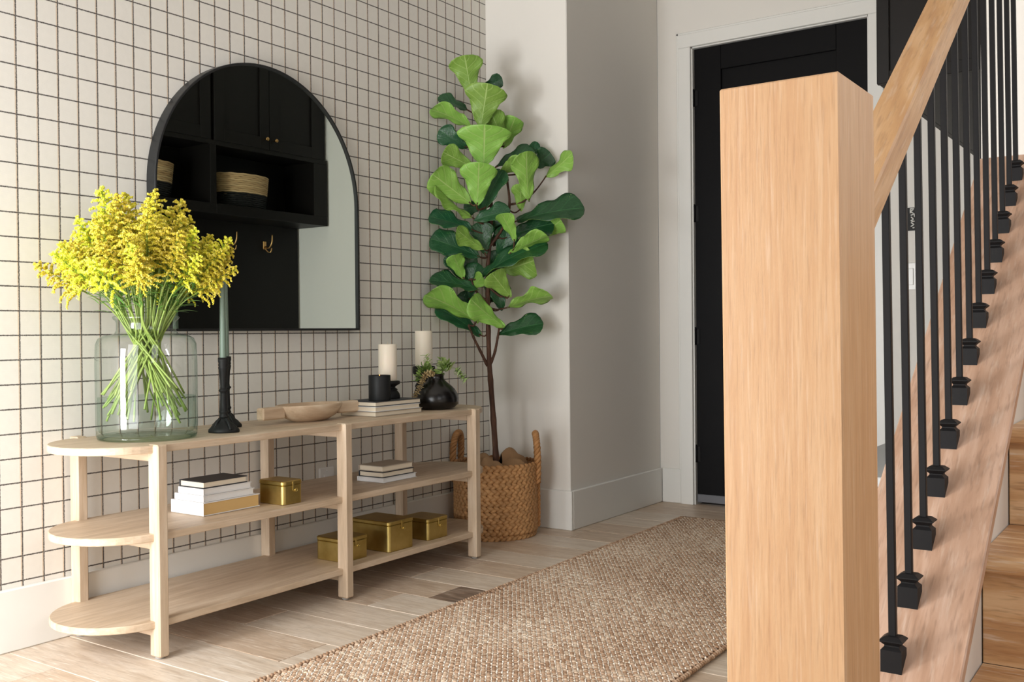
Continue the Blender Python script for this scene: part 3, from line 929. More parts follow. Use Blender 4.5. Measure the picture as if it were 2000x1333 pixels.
# ------------------------------------------------------------------ wooden bowl with block handles
bw = thing('wooden_bowl', 'pale carved wooden bowl with two square block handles on the console', 'bowl', (.2, .79, TT))
BX, BY = .2, .785
m = MB()
prof = [(.40, TT), (.55, TT + .003), (.78, .527), (.93, .544), (1.0, .560), (.985, .5635), (.93, .5635), (.86, .548), (.7, .532), (.45, .524), (.0, .522)]
m.lathe([(r_ * .1, z) for r_, z in prof], BX, BY, 48, .68, 1.22, cap=False)
m.add([(BX + .04 * cos(2 * pi * k / 24) * .68, BY + .04 * sin(2 * pi * k / 24) * 1.22, TT) for k in range(24)], [tuple(reversed(range(24)))])
m.build('bowl_body', 'bowl_y', bw)
MB().box(BX - .0155, BX + .0155, BY - .195, BY - .110, .527, .5625, .004).build('handle', 'bowl_y', bw)
MB().box(BX - .0155, BX + .0155, BY + .110, BY + .200, .527, .5625, .004).build('handle', 'bowl_y', bw)

# ------------------------------------------------------------------ books
def book(x0, x1, y0, y1, z0, z1, cover, page, label, group, spine='y1', rot=0.0, round_spine=False):
    """covers, page block and spine; spine side '-y', 'y1', 'x0', 'x1'"""
    cx, cy = (x0 + x1) / 2, (y0 + y1) / 2
    o = thing('book', label, 'book', (cx, cy, z0), group)
    hx, hy = (x1 - x0) / 2, (y1 - y0) / 2
    t = min(.0024, (z1 - z0) * .13)
    mt = Matrix.Translation((cx, cy, 0)) @ Matrix.Rotation(rot, 4, 'Z')
    MB().box(-hx, hx, -hy, hy, z0 + .0003, z0 + t, .0006, 0, mt).box(-hx, hx, -hy, hy, z1 - t, z1, .0006, 0, mt).build('cover', cover, o)
    ix = .003
    px0, px1, py0, py1 = -hx + ix, hx - ix, -hy + ix, hy - ix
    s_ = MB()
    if spine == '-y':
        py0 = -hy + .004
        s_.box(-hx, hx, -hy - (.0016 if round_spine else 0), -hy + .0035, z0 + .0004, z1 - .0001, .0025 if round_spine else .001, 0, mt)
    elif spine == 'y1':
        py1 = hy - .004
        s_.box(-hx, hx, hy - .0035, hy, z0 + .0004, z1 - .0001, .001, 0, mt)
    elif spine == 'x0':
        px0 = -hx + .004
        s_.box(-hx, -hx + .0035, -hy, hy, z0 + .0004, z1 - .0001, .001, 0, mt)
    else:
        px1 = hx - .004
        s_.box(hx - .0035, hx, -hy, hy, z0 + .0004, z1 - .0001, .001, 0, mt)
    s_.build('spine', cover, o)
    MB().box(px0, px1, py0, py1, z0 + t + .0001, z1 - t - .0001, 0, 0, mt).build('pages', page, o)
    return o
G1 = 'books stacked on the left of the middle shelf'
book(.150, .2835, .3255, .5150, .3015, .3365, 'book_white', 'page_tan', 'thick white book with tan page edges at the bottom of the left stack', G1, '-y', 0, True)
book(.163, .2815, .3275, .4985, .337, .3545, 'book_white', 'book_white', 'white book second from the bottom of the left stack', G1, '-y', 0, True)
book(.177, .2805, .3285, .4900, .3550, .3722, 'book_white', 'book_white', 'white book just under the charcoal book', G1, '-y', 0, True)
book(.180, .2800, .3295, .4750, .3727, .3905, 'book_dark', 'page', 'thin charcoal-covered book on top of the left stack', G1, 'x0')
G2 = 'books stacked on the right of the middle shelf'
book(.184, .2955, 1.003, 1.170, .3015, .3170, 'book_white', 'book_white', 'white book at the bottom of the right shelf stack', G2, 'x0', .02)
book(.192, .2950, 1.003, 1.155, .3175, .3355, 'book_dark', 'page', 'cream-paged book in the middle of the right shelf stack', G2, 'x0')
book(.192, .2950, 1.003, 1.152, .3360, .3545, 'book_grey', 'page', 'greige-covered book on top of the right shelf stack', G2, 'x0')
G3 = 'books stacked on top of the console'
book(.140, .2920, .977, 1.205, TT + .0003, .5272, 'book_grey', 'page', 'cream-paged book at the bottom of the stack under the candles', G3, 'x0')
book(.150, .2915, .978, 1.195, .5277, .5432, 'book_white', 'page', 'pale book in the middle of the stack under the candles', G3, 'x0')
book(.150, .2910, .979, 1.200, .5437, .5590, 'book_dark', 'page', 'black-covered book carrying the two candles on the console', G3, 'x0')

# ------------------------------------------------------------------ candles right of the bowl
BT = .5591
jr = thing('candle_jar', 'matte black candle jar burning on the book stack', 'candle', (.2480, 1.045, BT), 'candles on the console')
JX, JY = .2480, 1.045
MB().lathe([(.0345, BT), (.0352, BT + .002), (.0352, .639), (.0345, .6405), (.0328, .6400), (.0325, .612), (.0, .612)], JX, JY, 40).build('jar', 'black_jar', jr)
MB().lathe([(.0324, .6121), (.0324, .620), (.0, .6195)], JX, JY, 32).build('wax', 'wax', jr)
MB().tube([(JX, JY, .619), (JX, JY, .627)], .0008, 5).build('wick', 'wick', jr)
MB().lathe([(.0008, .6245), (.0030, .629), (.0034, .632), (.0020, .637), (.0004, .6415)], JX, JY, 10).build('flame', 'flame', jr)
def pillar(x, y, z0, zh, zt, rc, rh, label, clabel):
    o = thing('candle_holder', label, 'candle holder', (x, y, z0), 'turned black candle holders')
    H = zh - z0
    p = [(rh * .98, 0), (rh, .06), (rh * .99, .18), (rh * .93, .30), (rh * .80, .42), (rh * .74, .47), (rh * .82, .50), (rh * .76, .54), (rh * .60, .62), (rh * .62, .68), (rh * .80, .76), (rh * .97, .82), (rh * 1.0, .86), (rh * 1.0, .97), (rh * .97, 1.0)]
    MB().lathe([(r_, z0 + H * t) for r_, t in p], x, y, 36).build('turned_body', 'black_resin', o)
    c_ = thing('pillar_candle', clabel, 'candle', (x, y, zh), 'cream pillar candles')
    MB().lathe([(rc * .98, zh + .0005), (rc, zh + .003), (rc, zt - .003), (rc * .97, zt), (rc * .88, zt), (rc * .6, zt - .004), (0, zt - .005)], x, y, 36).build('wax', 'wax', c_)
    MB().tube([(x, y, zt - .006), (x + .0004, y, zt + .004), (x - .0006, y, zt + .008)], .0008, 5).build('wick', 'wick', c_)
pillar(.2050, 1.1330, BT, .617, .7385, .0305, .040, 'turned black candle holder behind the candle jar', 'cream pillar candle behind the black candle jar')
pillar(.1340, 1.4050, TT + .0005, .656, .7820, .0310, .040, 'turned black candle holder behind the black vase', 'taller cream pillar candle behind the black vase')

# ------------------------------------------------------------------ black vase with sprigs
KX, KY = .2445, 1.336
bv = thing('black_vase', 'squat satin-black bottle vase holding green sprigs on the console', 'vase', (KX, KY, TT))
MB().lathe([(.045, TT + .0003), (.052, TT + .002), (.064, .518), (.0745, .528), (.0780, .540), (.0778, .551), (.0735, .566), (.0650, .580), (.0535, .592), (.041, .602), (.033, .609), (.0285, .616), (.0272, .622), (.0276, .628), (.0290, .6305), (.0292, .6325), (.0282, .6335), (.0258, .631), (.0235, .622), (.0235, .605), (.0, .600)], KX, KY, 48).build('vessel', 'black_ceramic', bv)
RV = Vector((.8228, .5682, 0)); FV = Vector((-.5683, .8228, 0))
def vp(u, v, d=0.0):
    return Vector((KX, KY, TT)) + RV * ((u - 851) / 567.0) + Vector((0, 0, (797 - v) / 567.0)) - FV * d
def leaflet(m, p, dr, nrm, L, W, tn, bend=.25):
    dr = dr.normalized(); sd = dr.cross(nrm).normalized(); nn = sd.cross(dr)
    P = []
    for t, wv in ((0, .12), (.25, .8), (.5, 1.0), (.78, .72), (1, .05)):
        c_ = p + dr * (L * t) - nn * (bend * L * t * t)
        P += [c_ - sd * (W * wv), c_ - nn * (W * .25), c_ + sd * (W * wv)]
    b0 = 0
    F = []
    for i in range(4):
        for j in range(2):
            F.append((i * 3 + j, i * 3 + j + 1, i * 3 + 4 + j, i * 3 + 3 + j))
    m.add(P, F, True, 0, tn)
def sprig(label, path, n, L, W, mat, tones, ov=None, big=None, rad=.0012, cat='greenery', group='sprigs in the black vase'):
    o = thing('sprig', label, cat, tuple(path[0]), group)
    pth = smooth_path(path, 6)
    MB().tube(pth, [rad * (1 - .6 * k / (len(pth) - 1)) for k in range(len(pth))], 6).build('stem', 'twig' if mat == 'dried' else 'stem', o)
    m = MB()
    s0 = ov or .35
    for k in range(n):
        t = s0 + (1 - s0) * k / (n - 1)
        f_ = t * (len(pth) - 1)
        i0 = min(int(f_), len(pth) - 2)
        p = pth[i0].lerp(pth[i0 + 1], f_ - i0)
        ax = (pth[i0 + 1] - pth[i0]).normalized()
        a = k * 2.4
        ref = ax.cross(Vector((.3, .2, .93))).normalized()
        out_ = (Matrix.Rotation(a, 3, ax) @ ref)
        leaflet(m, p, out_ + ax * rng.uniform(.2, .9), ax + out_ * .3, L * rng.uniform(.7, 1.2), W * rng.uniform(.8, 1.2), rng.uniform(*tones))
    m.build('leaflets', mat, o)
    for (p, d_, LL, WW, tn) in (big or []):
        mm = MB()
        leaflet(mm, p, d_, Vector((.55, -.8, .2)), LL, WW, tn, .12)
        mm.build('leaf', 'sprig', o)
    return o
N0 = vp(851, 745)
sprig('upright sprig with one broad bright leaf in the black vase', [N0, vp(845, 728, .004), vp(838, 708, .01), vp(832, 692, .012)], 20, .017, .006, 'sprig', (.4, .8), .4,
      [(vp(840, 726, .012), Vector((-.02, .0, .05)), .046, .0125, .42), (vp(846, 732, .01), Vector((.03, .02, .02)), .034, .011, .38)])
sprig('full green sprig leaning right from the black vase', [N0, vp(856, 730), vp(864, 714, .01), vp(872, 708, .02), vp(880, 714, .025)], 60, .023, .008, 'sprig', (.3, .95), .25)
sprig('thin sprig drooping out to the right of the black vase', [N0, vp(862, 726, -.01), vp(876, 718), vp(889, 718), vp(897, 726), vp(908, 741)], 46, .017, .0058, 'sprig', (.35, .9), .62)
sprig('short leafy sprig behind the dried one, over the vase lip', [N0, vp(843, 727, .01), vp(830, 716, .015), vp(820, 722, .02), vp(816, 740, .02)], 44, .020, .007, 'sprig', (.2, .7), .35)
sprig('small upright sprig tip behind the vase neck', [N0, vp(856, 728, -.015), vp(859, 712, -.02), vp(859, 698, -.02)], 26, .016, .0055, 'sprig', (.3, .85), .4)
sprig('dried tan catkin sprig hanging down the left of the black vase', [N0, vp(846, 729, .03), vp(836, 727, .05), vp(828, 740, .066), vp(819, 760, .082), vp(811, 778, .094), vp(806, 792, .097), vp(804, 803, .097)], 150, .0125, .0048, 'dried', (.25, 1.0), .12, None, .0016)

# ------------------------------------------------------------------ brass boxes
def brass_box(x0, x1, y0, y1, z0, z1, label):
    o = thing('brass_box', label, 'box', ((x0 + x1) / 2, (y0 + y1) / 2, z0), 'brass boxes on the console shelves')
    def rr(k, r_):
        pts = []
        for (cx, cy, a0) in ((x0 + r_ + k, y0 + r_ + k, pi), (x1 - r_ - k, y0 + r_ + k, 1.5 * pi), (x1 - r_ - k, y1 - r_ - k, 0), (x0 + r_ + k, y1 - r_ - k, .5 * pi)):
            for q in range(7):
                a = a0 + q * pi / 12
                pts.append((cx + r_ * cos(a), cy + r_ * sin(a)))
        return pts
    zl = z1 - .012
    MB().prism(rr(.0012, .0105), z0 + .0004, zl - .0006, .0015).build('body', 'brass', o)
    MB().prism(rr(0, .0115), zl, z1, .0022).build('lid', 'brass', o)
    ym = (y0 + y1) / 2
    MB().box(x1 - .0005, x1 + .0018, ym - .0035, ym + .0035, zl - .016, z1 - .002, .0008).build('hasp', 'brass', o)
    rg = [(x1 + .0032, ym + .008 + .0042 * cos(2 * pi * k / 16), zl - .015 + .0042 * sin(2 * pi * k / 16)) for k in range(17)]
    MB().tube(rg, .0011, 6).build('ring', 'brass_pale', o)
    MB().box(x1 - .0014, x1 + .0022, ym + .0005, ym + .0045, zl - .0185, zl - .0115, .0006).build('staple', 'brass_pale', o)
    return o
brass_box(.234, .338, .5505, .6245, .3012, .367, 'brass box with rounded corners on the middle shelf beside the books')
brass_box(.206, .322, .797, .9065, .0922, .162, 'brass box half behind the middle leg on the bottom shelf')
brass_box(.182, .346, .9745, 1.0935, .0922, .187, 'largest brass box, in the middle of the bottom shelf')
brass_box(.214, .334, 1.1785, 1.2865, .0922, .1625, 'brass box farthest right on the bottom shelf')

# ------------------------------------------------------------------ woven basket and fiddle-leaf fig
BXC, BYC, BR_, BHT = .1806, 1.7694, .157, .272
bk = thing('woven_basket', 'braided water hyacinth basket with two rope handles on the floor', 'basket', (BXC, BYC, 0))
MB().lathe([(.140, .004), (BR_ - .010, .012), (BR_ - .006, .14), (BR_ - .006, BHT - .004), (BR_ - .014, BHT - .004), (BR_ - .014, .02), (0, .015)], BXC, BYC, 48).build('liner_wall', MAT['weave'], bk)
# one braid strand, bent around the basket wall
pc = MB()
NL, NW = 7, 6
for i in range(NL):
    t = -1 + 2 * i / (NL - 1)
    rr = sqrt(max(0, 1 - t * t)) ** .8
    for k in range(NW):
        a = 2 * pi * k / NW
        pc.v.append((t * .0165, -.0062 * rr * cos(a) + .0035 * t * t, .0092 * rr * sin(a)))
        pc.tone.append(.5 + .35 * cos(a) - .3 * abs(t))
for i in range(NL - 1):
    for k in range(NW):
        k2 = (k + 1) % NW
        pc.f.append((i * NW + k, i * NW + k2, (i + 1) * NW + k2, (i + 1) * NW + k)); pc.sm.append(True); pc.mi.append(0)
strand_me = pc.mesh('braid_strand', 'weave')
NR, NA = 13, 42
rng = random.Random(9)
spots = []
camdir = atan2(CAM_LOC.y - BYC, CAM_LOC.x - BXC)
for r_ in range(NR):
    z = .0115 + (BHT - .016) * r_ / (NR - 1)
    for k in range(NA):
        for half in (0, 1):
            a = 2 * pi * (k + .5 * half + .37 * (r_ % 2)) / NA
            rad = BR_ + .002 * sin(3 * a) - (.006 if r_ == 0 else 0)
            zz = z + (.0046 if half else -.0046)
            tilt = (.52 if half else -.52) + rng.uniform(-.12, .12)
            s_ = rng.uniform(.9, 1.12)
            xa = Vector((-sin(a), cos(a), 0)); ya = Vector((-cos(a), -sin(a), 0)); za = Vector((0, 0, 1))
            mt = frame((BXC + rad * cos(a), BYC + rad * sin(a), zz), xa, ya, za) @ Matrix.Rotation(tilt, 4, 'Y') @ Matrix.Diagonal((s_, 1.0, s_, 1))
            da = abs((a - camdir + pi) % (2 * pi) - pi)
            spots.append((da, mt, rng.random()))
spots.sort(key=lambda q: q[0])
rest = MB()
for n_, (da, mt, tn) in enumerate(spots):
    if n_ < 300:
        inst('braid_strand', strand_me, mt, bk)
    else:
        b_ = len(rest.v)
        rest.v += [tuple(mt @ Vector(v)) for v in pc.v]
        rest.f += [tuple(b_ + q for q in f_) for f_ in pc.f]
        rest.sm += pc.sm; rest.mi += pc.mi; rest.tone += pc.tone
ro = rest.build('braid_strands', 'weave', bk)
ro['kind'] = 'stuff'
def rope(path, rad, name, turns=42):
    m = MB()
    pth = smooth_path(path, 10)
    m.tube(pth, rad * .72, 8, tone=.3)
    for ph in (0, 2.09, 4.19):
        pts = []
        N = len(pth) * 4
        for k in range(N):
            f_ = k / (N - 1) * (len(pth) - 1)
            i0 = min(int(f_), len(pth) - 2)
            p = pth[i0].lerp(pth[i0 + 1], f_ - i0)
            d_ = (pth[i0 + 1] - pth[i0]).normalized()
            ref = Vector((.57, -.82, 0))
            a_ = d_.cross(ref).normalized(); b_ = d_.cross(a_)
            th = ph + k / N * turns
            pts.append(p + (a_ * cos(th) + b_ * sin(th)) * rad * .55)
        m.tube(pts, rad * .56, 6, tone=.35 + .25 * rng.random())
    m.build(name, 'weave', bk)
HD = Vector((.82, .57, 0)); HT = Vector((-.57, .82, 0)); BC = Vector((BXC, BYC, 0))
def handle(sign, turn=0.0):
    HD = Matrix.Rotation(turn, 3, 'Z') @ Vector((.82, .57, 0)); HT = Vector((-HD.y, HD.x, 0))
    q = BC + HD * (sign * (BR_ + .001))
    f_ = lambda t, z, o_=0.0: q + HT * t + Vector((0, 0, z)) + HD * (sign * o_)
    rope([f_(-.033, .20, .004), f_(-.034, .27, .006), f_(-.034, .335, .004), f_(-.020, .374, 0), f_(0, .3835, -.002), f_(.020, .374, 0), f_(.034, .335, .004), f_(.034, .27, .006), f_(.033, .20, .004)], .0125, 'handle', 60)
    rope([f_(-.012, .205, .006), f_(-.012, .12, .007), f_(-.010, .03, .006)], .0085, 'side_braid', 26)
handle(1); handle(-1, -.42)

# burlap bunched inside the rim
bl = MB()
NA2, NRR = 72, 9
for i in range(NRR):
    t = i / (NRR - 1)
    for k in range(NA2):
        a = 2 * pi * k / NA2
        r0 = .1395 * (1 - t) + .030 * t
        wv = .5 * sin(5 * a + 1.3) + .35 * sin(9 * a + t * 3) + .3 * sin(3 * a - 2 * t)
        z = .262 + .030 * wv * (1 - .35 * t) + .030 * sin(pi * t) + (.022 if abs((a - .9) % (2 * pi)) < .9 else 0)
        bl.v.append((BXC + r0 * cos(a), BYC + r0 * sin(a), z - .018 * (1 - t) * (1 if t > 0 else 2)))
for i in range(NRR - 1):
    for k in range(NA2):
        k2 = (k + 1) % NA2
        bl.f.append((i * NA2 + k, i * NA2 + k2, (i + 1) * NA2 + k2, (i + 1) * NA2 + k)); bl.sm.append(True); bl.mi.append(0)
tag(bl.build('burlap_cloth', 'burlap', None, (BXC, BYC, .26)), 'crumpled brown burlap tucked inside the woven basket', 'cloth')

fig = thing('fiddle_leaf_fig', 'tall artificial fiddle-leaf fig standing in the woven basket', 'plant', (.184, 1.772, .2))
def branch(name, pts, r0, r1):
    pth = smooth_path(pts, 6)
    n_ = len(pth)
    rd = [(r0 + (r1 - r0) * k / (n_ - 1)) * (1.16 if k % 5 == 2 else 1.0) for k in range(n_)]
    MB().tube(pth, rd, 10).build(name, 'bark', fig)
LEAVES = [
    (0.123, 1.716, 1.686, 0.135, 1.663, 1.808, 0.102, 1), (0.107, 1.815, 1.732, 0.177, 1.828, 1.755, 0.049, 0),
    (0.175, 1.704, 1.552, 0.225, 1.678, 1.69, 0.125, 1), (0.097, 1.734, 1.63, 0.035, 1.652, 1.675, 0.036, 0),
    (0.141, 1.704, 1.55, 0.061, 1.585, 1.623, 0.051, 1), (0.086, 1.726, 1.485, 0.029, 1.648, 1.54, 0.067, 0),
    (0.209, 1.815, 1.496, 0.198, 1.745, 1.607, 0.07, 1), (0.181, 1.844, 1.491, 0.245, 1.828, 1.594, 0.071, 1),
    (0.201, 1.686, 1.401, 0.234, 1.648, 1.532, 0.157, 1), (0.148, 1.697, 1.399, 0.09, 1.594, 1.447, 0.072, 1),
    (0.168, 1.809, 1.415, 0.289, 1.859, 1.475, 0.049, 0), (0.195, 1.78, 1.372, 0.298, 1.792, 1.429, 0.051, 1),
    (0.26, 1.913, 1.437, 0.295, 1.901, 1.502, 0.034, 0), (0.27, 1.932, 1.42, 0.329, 1.937, 1.464, 0.074, 0),
    (0.321, 1.919, 1.374, 0.435, 1.939, 1.441, 0.052, 1), (0.317, 1.818, 1.272, 0.33, 1.766, 1.434, 0.081, 1),
    (0.144, 1.681, 1.263, 0.067, 1.565, 1.358, 0.101, 1), (0.181, 1.671, 1.253, 0.216, 1.635, 1.393, 0.109, 1),
    (0.151, 1.736, 1.22, 0.219, 1.747, 1.377, 0.06, 0), (0.14, 1.691, 1.211, 0.06, 1.572, 1.294, 0.027, 1),
    (0.257, 1.849, 1.241, 0.286, 1.808, 1.333, 0.058, 1), (0.258, 1.825, 1.202, 0.456, 1.93, 1.263, 0.07, 0),
    (0.138, 1.702, 1.164, 0.041, 1.595, 1.221, 0.051, 0), (0.144, 1.694, 1.199, 0.259, 1.74, 1.236, 0.057, 0),
    (0.284, 1.77, 1.118, 0.279, 1.705, 1.214, 0.051, 1), (0.217, 1.82, 1.144, 0.357, 1.884, 1.194, 0.073, 0),
    (0.304, 1.92, 1.146, 0.391, 1.92, 1.201, 0.074, 1), (0.183, 1.71, 1.09, 0.13, 1.61, 1.146, 0.054, 1),
    (0.152, 1.712, 1.062, 0.04, 1.595, 1.132, 0.078, 0), (0.239, 1.787, 1.062, 0.369, 1.819, 1.146, 0.051, 1),
    (0.136, 1.786, 1.159, 0.184, 1.784, 1.228, 0.067, 0), (0.149, 1.82, 1.111, 0.201, 1.821, 1.188, 0.068, 0),
    (0.146, 1.806, 1.325, 0.199, 1.807, 1.387, 0.058, 0), (0.132, 1.784, 1.268, 0.095, 1.72, 1.253, 0.049, 0),
    (0.137, 1.8, 1.496, 0.202, 1.784, 1.535, 0.055, 1), (0.109, 1.767, 1.494, 0.082, 1.711, 1.513, 0.049, 0),
    (0.185, 1.822, 1.134, 0.251, 1.833, 1.094, 0.058, 0), (0.094, 1.695, 0.979, 0.095, 1.634, 1.064, 0.06, 1),
    (0.068, 1.713, 0.981, 0.053, 1.665, 1.063, 0.051, 0), (0.15, 1.711, 0.936, 0.039, 1.594, 0.986, 0.046, 0),
    (0.149, 1.698, 0.812, 0.043, 1.559, 0.926, 0.074, 1), (0.112, 1.744, 0.761, 0.02, 1.637, 0.874, 0.061, 0),
    (0.158, 1.716, 0.991, 0.348, 1.816, 1.121, 0.06, 0), (0.201, 1.809, 1.012, 0.32, 1.832, 1.045, 0.107, 1),
    (0.263, 1.767, 0.907, 0.237, 1.686, 0.992, 0.078, 1), (0.23, 1.792, 0.868, 0.378, 1.837, 0.925, 0.051, 1),
    (0.197, 1.769, 0.765, 0.337, 1.832, 0.814, 0.063, 0), (0.249, 1.745, 0.794, 0.177, 1.631, 0.882, 0.073, 1),
    (0.196, 1.805, 0.858, 0.191, 1.765, 0.969, 0.07, 0), (0.09, 1.729, 0.897, 0.128, 1.719, 1.025, 0.061, 0),
    (0.156, 1.752, 1.072, 0.163, 1.72, 1.18, 0.074, 0), (0.184, 1.809, 1.046, 0.225, 1.801, 1.164, 0.075, 0),
    (0.102, 1.713, 0.933, 0.178, 1.706, 0.986, 0.046, 1), (0.149, 1.808, 0.972, 0.194, 1.803, 1.073, 0.08, 0),
    (0.105, 1.765, 0.991, 0.09, 1.717, 1.078, 0.07, 0), (0.141, 1.802, 0.892, 0.2, 1.808, 0.961, 0.066, 0),
    (0.097, 1.758, 0.85, 0.081, 1.71, 0.92, 0.056, 0),
]
TRUNK = [(0.184, 1.772, 0.281), (0.177, 1.767, 0.439), (0.168, 1.76, 0.616), (0.165, 1.758, 0.695), (0.163, 1.757, 0.872), (0.163, 1.757, 1.01), (0.172, 1.763, 1.127), (0.177, 1.767, 1.265), (0.162, 1.756, 1.402), (0.156, 1.751, 1.539), (0.145, 1.744, 1.677)]
BR1 = [(0.16, 1.755, 0.646), (0.147, 1.733, 0.696), (0.13, 1.708, 0.755), (0.12, 1.689, 0.804)]
BR2 = [(0.169, 1.761, 0.652), (0.188, 1.763, 0.695), (0.204, 1.762, 0.754), (0.215, 1.757, 0.793)]
BR3 = [(0.173, 1.764, 1.108), (0.211, 1.803, 1.187), (0.222, 1.824, 1.267), (0.215, 1.818, 1.365), (0.223, 1.8, 1.402)]
BR4 = [(0.222, 1.824, 1.267), (0.273, 1.836, 1.274), (0.311, 1.826, 1.289)]
BR5 = [(0.168, 1.76, 1.029), (0.227, 1.778, 1.047), (0.257, 1.787, 1.085)]
BR6 = [(0.165, 1.758, 0.951), (0.218, 1.772, 0.91), (0.232, 1.769, 0.959)]
BR7 = [(0.163, 1.757, 0.892), (0.139, 1.715, 0.931), (0.129, 1.696, 0.979)]
BR8 = [(0.177, 1.767, 1.265), (0.167, 1.698, 1.239), (0.171, 1.677, 1.266)]

branch('trunk', [(.184, 1.772, .2)] + TRUNK, .0125, .004)
for b_, r_ in ((BR1, .0062), (BR2, .0062), (BR3, .006), (BR4, .0045), (BR5, .0045), (BR6, .0045), (BR7, .0045), (BR8, .0045)):
    branch('branch', b_, r_, r_ * .6)
def leaf_mesh(seed):
    r_ = random.Random(seed)
    NU, NV = 13, 34
    ph1, ph2 = r_.uniform(0, 6), r_.uniform(0, 6)
    prof = [(0, .05), (.06, .20), (.16, .40), (.28, .50), (.40, .56), (.54, .74), (.68, .95), (.80, 1.0), (.90, .88), (.965, .58), (1.0, .12)]
    def W(t):
        for (a, wa), (b, wb) in zip(prof, prof[1:]):
            if t <= b:
                k = (t - a) / (b - a); k = k * k * (3 - 2 * k) * .5 + k * .5
                return wa + (wb - wa) * k
        return .1
    V, UV = [], []
    for i in range(NV):
        t = i / (NV - 1)
        hw = .5 * W(t) * (1 + .05 * sin(t * 17 + ph1))
        for j in range(NU):
            u = -1 + 2 * j / (NU - 1)
            x = u * hw
            vein = .007 * sin(2 * pi * (t * 5.5 - abs(u) * 1.7)) * min(1, abs(u) * 3)
            z = .20 * abs(u) * hw * 2 * .5 + vein + .055 * abs(u) ** 2.5 * sin(t * 14 + ph2 + u * 1.5) - .28 * t * t + .06 * t
            V.append((x, t, z)); UV.append((.5 + u * .5, t))
    F = [(i * NU + j, i * NU + j + 1, (i + 1) * NU + j + 1, (i + 1) * NU + j) for i in range(NV - 1) for j in range(NU - 1)]
    nV = len(V)
    allV = V + [(x, y, z - .006) for x, y, z in V]
    allF = F + [tuple(nV + q for q in reversed(f_)) for f_ in F]
    edge = [j for j in range(NU)] + [i * NU + NU - 1 for i in range(1, NV)] + [(NV - 1) * NU + j for j in range(NU - 2, -1, -1)] + [i * NU for i in range(NV - 2, 0, -1)]
    for k in range(len(edge)):
        a, b = edge[k], edge[(k + 1) % len(edge)]
        allF.append((b, a, nV + a, nV + b))
    me = bpy.data.meshes.new('leaf')
    me.from_pydata(allV, [], allF)
    me.materials.append(MAT['leaf_top']); me.materials.append(MAT['leaf_under'])
    for k, p in enumerate(me.polygons):
        p.use_smooth = True
        p.material_index = 0 if k < len(F) else 1
    uvl = me.uv_layers.new(name='UVMap')
    for lp in me.loops:
        uvl.data[lp.index].uv = UV[lp.vertex_index % nV]
    me.update()
    return me
LM = [leaf_mesh(s_) for s_ in (3, 5, 8)]
rng = random.Random(17)
axis_pts = [Vector(p) for b_ in (TRUNK[3:], BR1, BR2, BR3, BR4, BR5, BR6, BR7, BR8) for p in smooth_path(b_, 4)]
for n_, (bx_, by_, bz_, tx, ty, tz, wv, tone) in enumerate(LEAVES):
    B, T = Vector((bx_, by_, bz_)), Vector((tx, ty, tz))
    L = (T - B).length
    ya = (T - B).normalized()
    tc = (CAM_LOC - B).normalized()
    nrm = (tc - ya * tc.dot(ya)).normalized()
    real = max(wv * 1.18, .62 * L)
    ang = math.acos(min(1, wv * 1.18 / real)) * (1 if (n_ % 2) else -1)
    nrm = Matrix.Rotation(ang * .9, 3, ya) @ nrm
    if abs(ang) > .5 and nrm.z < 0 and not tone:
        nrm = Matrix.Rotation(-2 * ang * .9, 3, ya) @ nrm
    if tone:
        nrm = -nrm                                   # the paler underside faces the room
    za = nrm
    xa = ya.cross(za).normalized()
    mt = frame(B, xa, ya, za) @ Matrix.Diagonal((real * 1.06, L * 1.12, L * (.8 if tone else .7), 1))
    vs_ = [mt @ v.co for v in LM[n_ % 3].vertices]
    dx = max(0, .008 - min(v.x for v in vs_)); dy = min(0, 1.972 - max(v.y for v in vs_))
    mt = Matrix.Translation((dx, dy, 0)) @ mt
    B = B + Vector((dx, dy, 0))
    lf = inst('leaf', LM[n_ % 3], mt, fig)
    near = min(axis_pts, key=lambda q: (q - B).length + (.06 if q.z > B.z + .02 else 0))
    mid = (near + B) / 2 + Vector((0, 0, -.008))
    MB().tube(smooth_path([near, mid, B + ya * .01], 4), [.0032] * 4 + [.0028] * 5, 7).build('petiole', 'bark', fig)

# ------------------------------------------------------------------ jute runner
rg = thing('jute_runner', 'chunky natural jute runner rug on the plank floor', 'rug', (1.06, 1.0, 0))
RY0, RY1, RWD, SK = -.42, 2.415, .785, -.0187
xl = lambda y: .702 + SK * y
rb = MB()
pl = [(xl(RY0) + .004, RY0 + .004), (xl(RY0) + RWD - .004, RY0 + .004), (xl(RY1) + RWD - .004, RY1 - .004), (xl(RY1) + .004, RY1 - .004)]
rb.prism(pl, .0006, .006, .001)
rb.tone = [.03] * len(rb.v)
rb.build('backing', 'jute', rg)
rng = random.Random(33)
lv = MB()
LV = []
for (t, rr) in ((-1, .25), (-.45, .9), (.2, 1.0), (.75, .7), (1, .2)):
    for k in range(5):
        a = 2 * pi * k / 5
        LV.append((t, rr * cos(a), rr * sin(a)))
LF = [(i * 5 + k, i * 5 + (k + 1) % 5, (i + 1) * 5 + (k + 1) % 5, (i + 1) * 5 + k) for i in range(4) for k in range(5)] + [(4, 3, 2, 1, 0), (20, 21, 22, 23, 24)]
dA = Vector((.57, -.82, 0)).normalized()          # direction of a column of loops
dB = Vector((1, 0, 0))
PA, PB = .0104, .0148
NC = int((RWD + (RY1 - RY0) * .8) / PB) + 6
verts, faces, tones = [], [], []
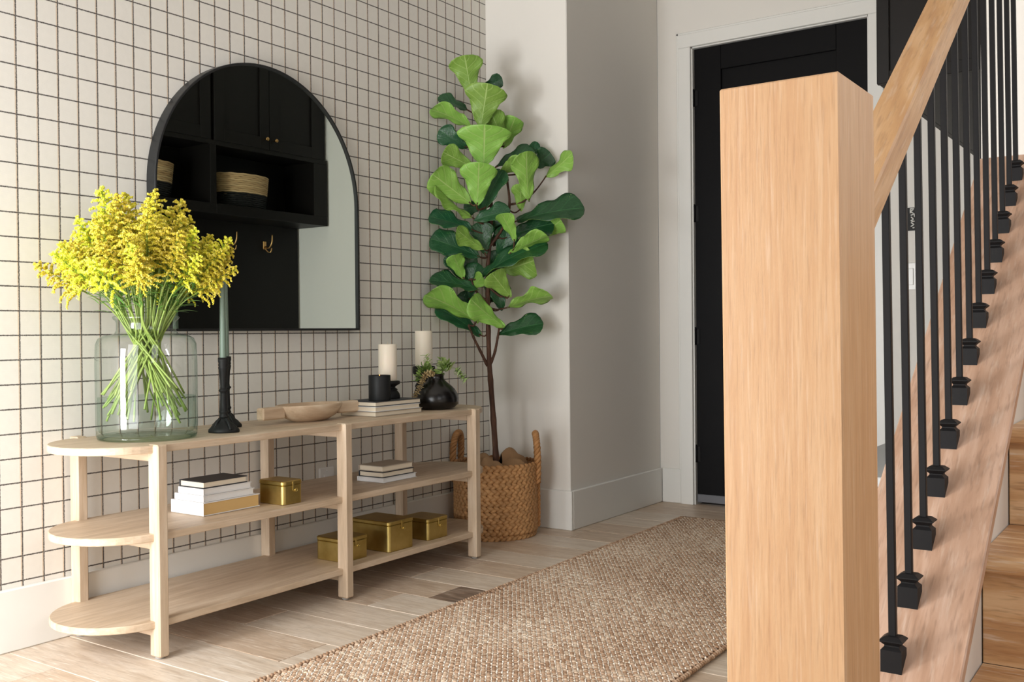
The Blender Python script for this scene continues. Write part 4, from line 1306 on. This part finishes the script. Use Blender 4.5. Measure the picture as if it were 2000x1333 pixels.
def loop(c, ax, L, W, H, tn):
    sd = Vector((-ax.y, ax.x, 0))
    b = len(verts)
    for (t, p_, q_) in LV:
        v = c + ax * (t * L) + sd * (p_ * W) + Vector((0, 0, q_ * H))
        verts.append((v.x, v.y, v.z)); tones.append(max(0, min(1, tn + .12 * q_)))
    faces.extend(tuple(b + i for i in f_) for f_ in LF)
tw = (dA * .45 + Vector((.82, .57, 0)) * .9).normalized()
for i in range(-int((RY1 - RY0) / PB) - 10, NC + 10):
    ctone = rng.uniform(-.05, .05)
    for j in range(0, int((RY1 - RY0) / (PA * .82)) + 3):
        c = Vector((xl(RY1) + i * PB, RY1, 0)) + dA * (j * PA)
        if c.y < RY0 + .008 or c.y > RY1 - .006:
            continue
        x_ = c.x - xl(c.y)
        if x_ < .010 or x_ > RWD - .010:
            continue
        c = c + Vector((rng.uniform(-.0012, .0012), rng.uniform(-.0012, .0012), .0082 + rng.uniform(-.0008, .001)))
        patch = .10 * sin(c.x * 9 + 2 * sin(c.y * 5)) + .06 * sin(c.y * 14 + c.x * 4)
        loop(c, tw, .0074, .0050, .0052, .46 + ctone + patch * .6 + rng.uniform(-.27, .22))
        if c.x - xl(c.y) < RWD - .016:
            loop(c + dB * (PB * .5) + dA * (PA * .4) + Vector((0, 0, .0004)), dA, .0056, .0030, .0042, .90 + rng.uniform(-.16, .1))
wm = MB()
wm.v, wm.f, wm.tone = verts, faces, tones
wm.sm = [True] * len(faces); wm.mi = [0] * len(faces)
wo_ = wm.build('loops', 'jute', rg)
wo_['kind'] = 'stuff'
# bound edges: a thick plied cord round the runner
def cord(p, q, name):
    m = MB()
    n_ = int((Vector(q) - Vector(p)).length / .011)
    d_ = (Vector(q) - Vector(p)).normalized()
    for k in range(n_):
        c = Vector(p).lerp(Vector(q), (k + .5) / n_) + Vector((0, 0, rng.uniform(-.0006, .0006)))
        ax = (d_ + Vector((-d_.y, d_.x, 0)) * (.75 if k % 2 else .6)).normalized()
        sd = Vector((-ax.y, ax.x, 0))
        tn = .42 + rng.uniform(-.2, .22)
        m.add([c + ax * (t * .0090) + sd * (a_ * .0058) + Vector((0, 0, b_ * .0062)) for (t, a_, b_) in LV], LF, True, 0, tn)
    o = m.build(name, 'jute', rg)
    o['kind'] = 'stuff'
z_ = .0072
cord((xl(RY0), RY0, z_), (xl(RY1), RY1, z_), 'edge_cord')
cord((xl(RY0) + RWD, RY0, z_), (xl(RY1) + RWD, RY1, z_), 'edge_cord')
cord((xl(RY1), RY1, z_), (xl(RY1) + RWD, RY1, z_), 'edge_cord')
cord((xl(RY0), RY0, z_), (xl(RY0) + RWD, RY0, z_), 'edge_cord')
